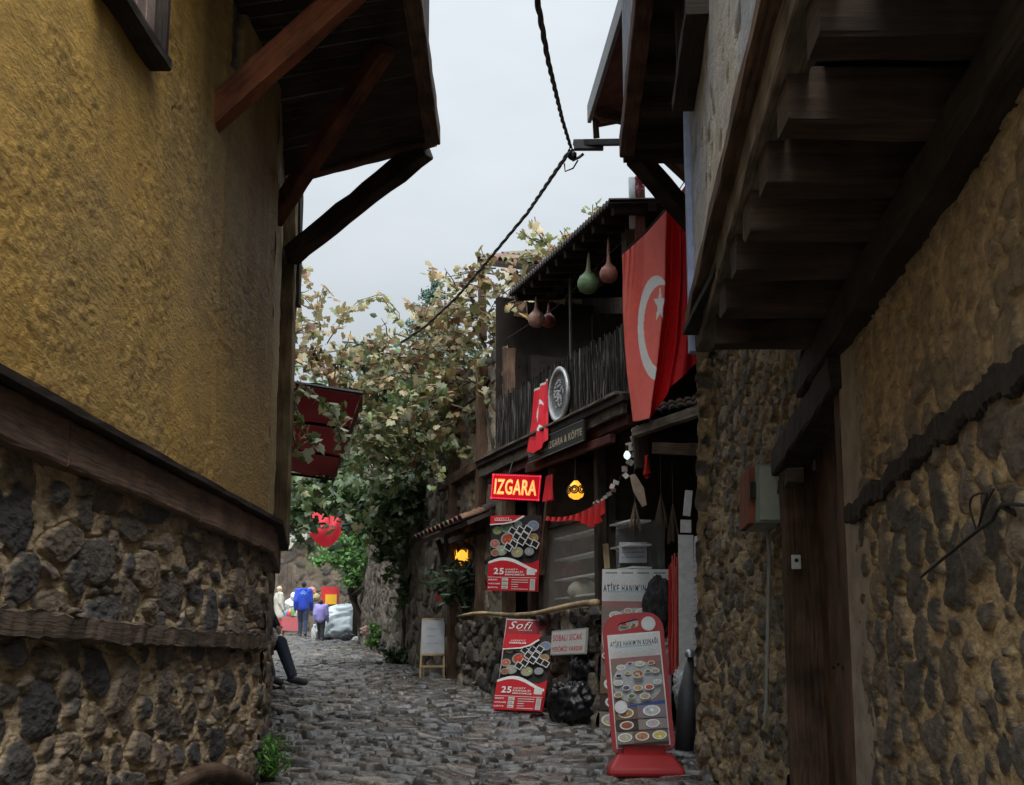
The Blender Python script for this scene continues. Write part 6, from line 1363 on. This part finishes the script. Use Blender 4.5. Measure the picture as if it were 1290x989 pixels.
for k in range(14):
    c = Vector((random.uniform(x0, x1), 46.9 + random.uniform(-.3, .3), zt + .03)); h_ = random.uniform(.12, .3); m = MB(); m.lathe(c, (0, 0, 1), [(.07, 0), (.085, h_ * .4), (.07, h_ * .8), (.04, h_), (.001, h_ + .01)], n=8, col=PALG[k % 8]); tag(m.build('jar', PAINT, smooth=True), 'small coloured jar standing on the far red clothed market table', 'jar', 'jars on the far market table')
for k, (px, py, sz, c) in enumerate(((372, 752, .35, (.5, .5, .5)), (366, 762, .4, (.6, .62, .62)), (392, 745, .3, (.5, .2, .15)), (398, 752, .25, (.4, .38, .2)))):
    lump('goods_sack', ['pale grey sack among the far stall goods', 'white sack piled left of the person in blue', 'reddish sack right of the blue jacketed head', 'olive sack beside the red and yellow box'][k], 'sack', at(px, py, 48 if k < 2 else 46.5), (sz, sz, sz), 30 + k, CLOTH, c)
m = MB(); a_, b_ = at(404, 762, 46), at(425, 743, 46); tb = thing('red_yellow_box', 'red crate with a yellow front panel standing behind the child in lavender', 'crate', Vector((a_.x, 46, a_.z)))
m.box(((a_.x + b_.x) / 2, 46.3, (a_.z + b_.z) / 2 + .05), (b_.x - a_.x, .5, b_.z - a_.z + .1), (.5, .03, .03)); m.build('box', PAINT, tb)
m = MB(); m.box((lerp(a_.x, b_.x, .62), 46.02, lerp(a_.z, b_.z, .36)), ((b_.x - a_.x) * .7, .04, (b_.z - a_.z) * .66), (.75, .42, .03)); m.build('yellow_panel', PAINT, tb)
m = MB(); m.box(((a_.x + b_.x) / 2, 46.3, (gzf(46) + a_.z) / 2 - .03), (b_.x - a_.x, .45, a_.z - gzf(46) - .05), (.08, .06, .05)); m.build('stand', ROUGHP, tb)
# silver tarpaulin over a heap
n1, n2 = 90, 50; T, Ph = np.meshgrid(np.linspace(0, 2 * np.pi, n1), np.linspace(-np.pi / 2, np.pi / 2, n2)); sg = lambda x, p: np.sign(x) * np.abs(x) ** p
X_ = sg(np.cos(Ph), .55) * sg(np.cos(T), .6); Y_ = sg(np.cos(Ph), .55) * sg(np.sin(T), .6); Z_ = sg(np.sin(Ph), .6)
fold = fbm(X_ * 2.2 + Z_, Y_ * 2 + Z_ * 2.4, 7, 4) - .5; cr = np.exp(-(np.abs(fbm(X_ * 2 + 4, Z_ * 2.6 + Y_, 17, 3) - .5) / .03) ** 2)
rr = 1 + .34 * fold - .09 * cr; c = at(431, 783, 39.5); g_ = gzf(39.5)
X_ = X_ * rr * .72 * (1 - .12 * Z_) + .12 * Z_; Y_ = Y_ * rr * .8; Z_ = Z_ * rr * .50
P = np.stack([c.x + X_, 39.8 + Y_, np.maximum(g_ - .02, g_ + .53 + Z_ - .12 * (X_ < 0) * np.abs(X_) / .56 * (Z_ > 0))], -1); P[:, -1] = P[:, 0]
tag(grid_mesh('tarpaulin', P, np.ones(P.shape) * np.array([.5, .58, .62]), attr_mat('tarp', rough=.4, ns=5, namt=.15, bs=8, bstr=.3, bdist=.04)), 'silver grey tarpaulin thrown over a heap of goods beside the street', 'tarpaulin')
for k, (px, py, Y, sz, c, lab) in enumerate(((438, 803, 37.5, .3, (.06, .06, .07), 'dark bag at the foot of the silver tarpaulin'), (452, 806, 37, .26, (.6, .6, .6), 'white bag lying right of the silver tarpaulin'), (468, 795, 33, .36, (.35, .22, .18), 'brown bundle beside the white bag'), (480, 788, 32, .34, (.3, .26, .22), 'grey brown bundle under the hanging clothes'), (488, 776, 31, .4, (.42, .3, .25), 'pinkish folded textiles heaped under the hanging clothes'), (497, 815, 26.5, .42, (.012, .012, .012), 'black sack at the foot of the hanging grey garment'))):
    lump('street_bundle', lab, 'bundle', at(px, py, Y), (sz * 1.4, sz, sz * .8), 50 + k, CLOTH, c, amp=.4)
# hanging garments on poles
cr_ = thing('clothes_rail', 'rail with pale poles standing against the dark wall right of the weeds', 'clothes rail', gv(500, 28))
for px in (497, 503): m = MB(); p = gv(px, 28); m.tube([p, p + Vector((0, 0, 2.4))], .02, n=6, col=(.3, .3, .3)); m.build('pole', PAINT, cr_)
m = MB(); m.tube([gv(492, 28) + Vector((0, 0, 2.2)), gv(510, 27.6) + Vector((0, 0, 2.25))], .018, n=6, col=(.3, .3, .3)); m.build('bar', PAINT, cr_)
for k, (px0, px1, py0, L_, c, lab) in enumerate(((489, 499, 738, .75, (.3, .2, .15), 'brown patterned garment hanging on the rail'), (497, 508, 742, .95, (.28, .3, .34), 'blue grey garment hanging lowest on the rail'))):
    hang_cloth('hanging_garment', lab, 'garment', at(px0, py0, 27.8), at(px1, py0 - 1, 27.7), L_, 22, c, 'garments on the rail', nu=24, nv=20, sag=.02)
# pale upright scrap by trunk, plastic bottle at the corner
m = MB(); m.lathe(Vector((-2.0, 11.9, gzf(11.9) + .0)), (0, 0, 1), [(.035, .02), (.04, .05), (.04, .17), (.032, .21), (.014, .25), (.014, .28), (.001, .281)], n=14, col=(.45, .48, .5)); tag(m.build('plastic_bottle', PAINT, smooth=True), 'empty clear grey plastic bottle standing on the cobbles at the house corner', 'bottle')

# ================================================================== PEOPLE
def capsule_mesh(caps, name, mat, parent, col, voxel=.012, smooth=4, loc=(0, 0, 0), yaw=0):
    """union of tapered capsules fused into one continuous surface"""
    m = MB(); 
    for p0, p1, r0, r1 in caps:
        p0, p1 = Vector(p0), Vector(p1); d = p1 - p0; L = d.length; d = d.normalized() if L > 1e-6 else Vector((0, 0, 1)); prof = []
        for k in range(5): a = -math.pi / 2 + k * math.pi / 8; prof.append((max(.0005, r0 * math.cos(a)), r0 * math.sin(a)))
        for k in range(1, 5): a = k * math.pi / 8; prof.append((max(.0005, r1 * math.cos(a)), L + r1 * math.sin(a)))
        prof.insert(4, (r0, 0.0)) if False else None
        n = 12; v0 = len(m.v); m.lathe(p0, d, [(r0 * math.cos(-math.pi / 2 + k * math.pi / 8) + .0003, r0 * math.sin(-math.pi / 2 + k * math.pi / 8)) for k in range(5)] + [(r1 * math.cos(k * math.pi / 8) + .0003, L + r1 * math.sin(k * math.pi / 8)) for k in range(5)], n=n)
        tot = 10; m.add([], []); m.f.append(tuple(reversed(range(v0, v0 + n)))); m.c.append((1, 1, 1)); m.uv.append([(0, 0)] * n); m.f.append(tuple(range(v0 + (tot - 1) * n, v0 + tot * n))); m.c.append((1, 1, 1)); m.uv.append([(0, 0)] * n)
    t = m.build('tmp', None); md = t.modifiers.new('r', 'REMESH'); md.mode = 'VOXEL'; md.voxel_size = voxel; sm = t.modifiers.new('s', 'SMOOTH'); sm.iterations = smooth; sm.factor = .5
    bpy.context.view_layer.update(); me = bpy.data.meshes.new_from_object(t.evaluated_get(bpy.context.evaluated_depsgraph_get())); bpy.data.objects.remove(t)
    me.name = name; me.polygons.foreach_set('use_smooth', [True] * len(me.polygons))
    for at_ in list(me.color_attributes): me.color_attributes.remove(at_)
    ca = me.color_attributes.new('Col', 'FLOAT_COLOR', 'POINT'); ca.data.foreach_set('color', np.tile(np.array([*col, 1.0], dtype=np.float32), len(me.vertices)))
    me.materials.clear(); me.materials.append(mat); o = bpy.data.objects.new(name, me); COL.objects.link(o); o.parent = parent; return o
SKIN = attr_mat('skin', rough=.55, ns=20, namt=.06, bs=80, bstr=.05)
def hand(w, d, side, H, caps):
    """palm, four fingers and thumb from wrist w along d"""
    w = Vector(w); d = Vector(d).normalized(); s = Vector((side, 0, 0)); f = Vector((0, 1, 0)); f = (f - d * f.dot(d)).normalized()
    caps.append((w, w + d * .045 * H, .013 * H, .019 * H)); 
    for k, L in enumerate((.040, .046, .043, .034)):
        b = w + d * .05 * H + f * (.014 - .0093 * k) * H; mid = b + d * L * .55 * H + s * -.006 * H; tip = mid + d * L * .45 * H + s * -.012 * H; caps += [(b, mid, .0052 * H, .0048 * H), (mid, tip, .0048 * H, .004 * H)]
    b = w + d * .018 * H + f * .014 * H; caps += [(b, b + d * .02 * H + f * .016 * H, .0065 * H, .0055 * H), (b + d * .02 * H + f * .016 * H, b + d * .04 * H + f * .02 * H, .0055 * H, .0045 * H)]
def person(label, loc, H, yaw, J, skin, top, trousers, hair, shoe, sleeve=True, hood=False, coat=0.0, skirt=None, bulk=1.0):
    """J: joints in units of H; x right, y forward"""
    o = thing('person', label, 'person', loc); o.rotation_euler = (0, 0, yaw); h = lambda k: Vector(J[k]) * H; r = lambda v: v * H
    body = []
    hd = h('head'); body += [(hd + Vector((0, -.012, .012)) * H, hd + Vector((0, .008, .006)) * H, r(.048), r(.046)), (hd, hd + Vector((0, .018, -.03)) * H, r(.046), r(.03)), (h('neck'), hd, r(.031), r(.030))]
    body += [(hd + Vector((0, .05, -.002)) * H, hd + Vector((0, .062, -.014)) * H, r(.006), r(.008))] + [(hd + Vector((q * .047, -.004, -.002)) * H, hd + Vector((q * .05, -.006, .010)) * H, r(.008), r(.009)) for q in (-1, 1)]
    tw = [(h('pelvis'), h('chest'), r(.078), r(.088)), (h('chest'), h('neck'), r(.07), r(.036))]
    body += tw
    for s_, q in (('l', -1), ('r', 1)):
        sh_, el, wr_, hp, kn, an, to = (h(k + s_) for k in ('sh', 'el', 'wr', 'hp', 'kn', 'an', 'to'))
        body += [(h('chest') + Vector((0, 0, .05)) * H, sh_, r(.055), r(.042)), (sh_, el, r(.036), r(.027)), (el, wr_, r(.027), r(.017)), (h('pelvis'), hp, r(.07), r(.062)), (hp, kn, r(.058), r(.038)), (kn, an, r(.037), r(.022)), (an, to, r(.022), r(.016))]
        hand(wr_, wr_ - el, q, H, body)
    capsule_mesh(body, 'body', SKIN, o, skin, voxel=.0065 * H / 1.7 * 1.7, smooth=2)
    B = bulk; cj = [(h('pelvis') - Vector((0, 0, .0)), h('chest'), r(.09 * B), r(.102 * B)), (h('chest'), h('neck') - Vector((0, 0, .02 * H)), r(.09 * B), r(.045))]
    for s_ in 'lr':
        sh_, el, wr_ = (h(k + s_) for k in ('sh', 'el', 'wr')); cj += [(h('chest') + Vector((0, 0, .05)) * H, sh_, r(.065 * B), r(.053 * B)), (sh_, el, r(.05 * B), r(.042 * B)), (el, el.lerp(wr_, .93), r(.041 * B), r(.031 * B))]
    if hood: cj += [(h('neck') + Vector((-.03, -.045, -.01)) * H, h('neck') + Vector((.03, -.045, -.01)) * H, r(.035), r(.035)), (h('neck') + Vector((0, -.03, -.03)) * H, h('neck') + Vector((0, -.05, -.05)) * H, r(.05), r(.04))]
    if coat: 
        for x in (-.035, 0, .035): cj.append((h('pelvis') + Vector((x * H, 0, .03)), h('pelvis') + Vector((x * 1.5 * H, 0, -coat * H)), r(.085 * B), r(.095 * B)))
    tj = capsule_mesh(cj, 'jacket' if not coat else 'coat', CLOTH, o, top, voxel=.016, smooth=3)
    tr_ = [(h('pelvis') + Vector((0, 0, .01)), h('pelvis') - Vector((0, 0, .02 * H)), r(.082), r(.08))]
    for s_ in 'lr':
        hp, kn, an = (h(k + s_) for k in ('hp', 'kn', 'an')); tr_ += [(h('pelvis'), hp, r(.078), r(.07)), (hp, kn, r(.068), r(.048)), (kn, kn.lerp(an, .92), r(.047), r(.036))]
    if skirt: 
        tr_ = [(h('pelvis'), h('pelvis') - Vector((0, 0, .30 * H)), r(.085), r(.085))] + [(h('hp' + s_), h('an' + s_).lerp(h('kn' + s_), .3), r(.07), r(.06)) for s_ in 'lr']
    capsule_mesh(tr_, 'trousers' if not skirt else 'skirt', CLOTH, o, trousers, voxel=.014, smooth=3)
    for s_ in 'lr': an, to = h('an' + s_), h('to' + s_); capsule_mesh([(an - (to - an).normalized() * .02 * H - Vector((0, 0, .008 * H)), to - Vector((0, 0, .001 * H)), r(.027), r(.022))], 'shoe', CLOTH, o, shoe, voxel=.01, smooth=2)
    capsule_mesh([(hd + Vector((0, -.020, .010)) * H, hd + Vector((0, -.004, .022)) * H, r(.051), r(.047)), (hd + Vector((0, -.03, .0)) * H, hd + Vector((0, -.03, -.03)) * H, r(.035), r(.03))], 'hair', CLOTH, o, hair, voxel=.01, smooth=2)
    m = MB()
    for q in (-1, 1): m.lathe(hd + Vector((q * .018, .047, .004)) * H, (0, 1, 0), [(.006 * H, 0), (.004 * H, .003 * H), (.0005, .004 * H)], n=8, col=(.03, .02, .02))
    m.build('eyes', PAINT, o, local=True); m = MB(); m.box(hd + Vector((0, .047, -.028)) * H, (.022 * H, .006 * H, .005 * H), (.35, .12, .1)); m.build('mouth', PAINT, o, local=True)
    return o
def walkJ(st=.07, arm=.04, bend=0):
    return dict(head=(0, .012, .935), neck=(0, 0, .85), chest=(0, 0, .73), pelvis=(0, 0, .53), shl=(-.105, 0, .815), shr=(.105, 0, .815), ell=(-.135, -.02 - arm, .63), elr=(.135, -.02 + arm, .63), wrl=(-.14, .02 - arm, .49), wrr=(.14, .05 + arm, .49),
                hpl=(-.05, 0, .50), hpr=(.05, 0, .50), knl=(-.05, .03 + st * .6, .28), knr=(.05, .03 - st * .6, .285), anl=(-.05, st, .04), anr=(.05, -st * 1.4, .055), tol=(-.06, st + .09, .022), tor=(.06, -st * 1.4 + .085, .022))
def gp_(px, py, Y): p = at(px, py, Y); return Vector((p.x, Y, gzf(Y) + .045))
BLUE = person('adult in a bright blue hooded jacket and dark jeans walking away up the street', gp_(381, 805, 44), 1.68, R(4), walkJ(.06), (.4, .25, .17), (.012, .05, .42), (.02, .03, .065), (.012, .01, .009), (.06, .06, .07), hood=True, bulk=1.12)
m = MB(); yb_ = -.19; 
for a_, b_ in (((-.06, 1.33), (0, 1.38)), ((0, 1.38), (.06, 1.33)), ((-.05, 1.24), (0, 1.33)), ((0, 1.33), (.05, 1.24)), ((-.09, 1.30), (.09, 1.30))): m.beam((a_[0], yb_, a_[1]), (b_[0], yb_, b_[1]), .012, .016, up=(0, 1, 0), jit=0, seg=1, col=(.25, .5, .75))
m.build('back_emblem', PAINT, BLUE, local=True)
CH = person('child in a puffy lavender jacket and dark trousers walking beside the adult in blue', gp_(403.5, 812, 37.5), 1.10, R(-5), dict(walkJ(.05, .03), head=(0, .012, .915), neck=(0, 0, .82)), (.42, .27, .2), (.30, .27, .62), (.015, .015, .02), (.03, .02, .015), (.1, .1, .11), hood=True, bulk=1.3)
WO = person('person in a long cream coat and red skirt standing at the left of the street', gp_(350, 800, 50), 1.62, R(-60), walkJ(.02, .0), (.45, .3, .22), (.36, .34, .29), (.4, .03, .03), (.4, .33, .22), (.2, .18, .16), coat=.16, skirt=True, bulk=1.1)
m = MB(); bl_ = Vector((CH.location.x - .17, CH.location.y + .0, CH.location.z + .18)); lump('shopping_bag', 'crumpled white carrier bag held by the child in lavender', 'bag', bl_, (.15, .12, .38), 71, CLOTH, (.5, .52, .52), amp=.3)
# seated person by the left wall, facing right
g0 = gzf(17.2) + .04; pS = at(336, 845, 17.2); SJ = dict(head=(0, .02, .79), neck=(0, 0, .71), chest=(0, -.01, .59), pelvis=(0, -.02, .29), shl=(-.105, 0, .67), shr=(.105, 0, .67), ell=(-.14, .06, .50), elr=(.14, .06, .50), wrl=(-.09, .19, .40), wrr=(.09, .19, .40),
    hpl=(-.05, .0, .27), hpr=(.05, .0, .27), knl=(-.08, .24, .29), knr=(.07, .21, .31), anl=(-.09, .36, .045), anr=(.06, .30, .05), tol=(-.11, .45, .022), tor=(.06, .39, .022))
person('seated person in dark clothes and jeans half hidden by the yellow house corner', (pS.x - .24, 17.2, g0), 1.7, R(-125), SJ, (.4, .26, .18), (.015, .016, .02), (.02, .025, .045), (.02, .015, .01), (.03, .03, .035))
st_ = thing('low_stool', 'low wooden stool under the seated person at the house corner', 'stool', (pS.x - .26, 17.2, g0 - .04)); m = MB(); m.box((pS.x - .26, 17.2, g0 + .34), (.34, .34, .04), (.2, .12, .07)); m.build('seat', ROUGHP, st_)
for i in (-1, 1):
    for j in (-1, 1): m = MB(); m.beam((pS.x - .26 + .13 * i, 17.2 + .13 * j, g0 - .04), (pS.x - .26 + .13 * i, 17.2 + .13 * j, g0 + .33), .035, .035, up=(0, 1, 0)); m.build('leg', W_BROWN, st_)
lump('white_bag', 'white bag resting against the knee of the seated person', 'bag', at(341, 803, 17.0), (.16, .14, .24), 77, CLOTH, (.5, .52, .52), amp=.3)
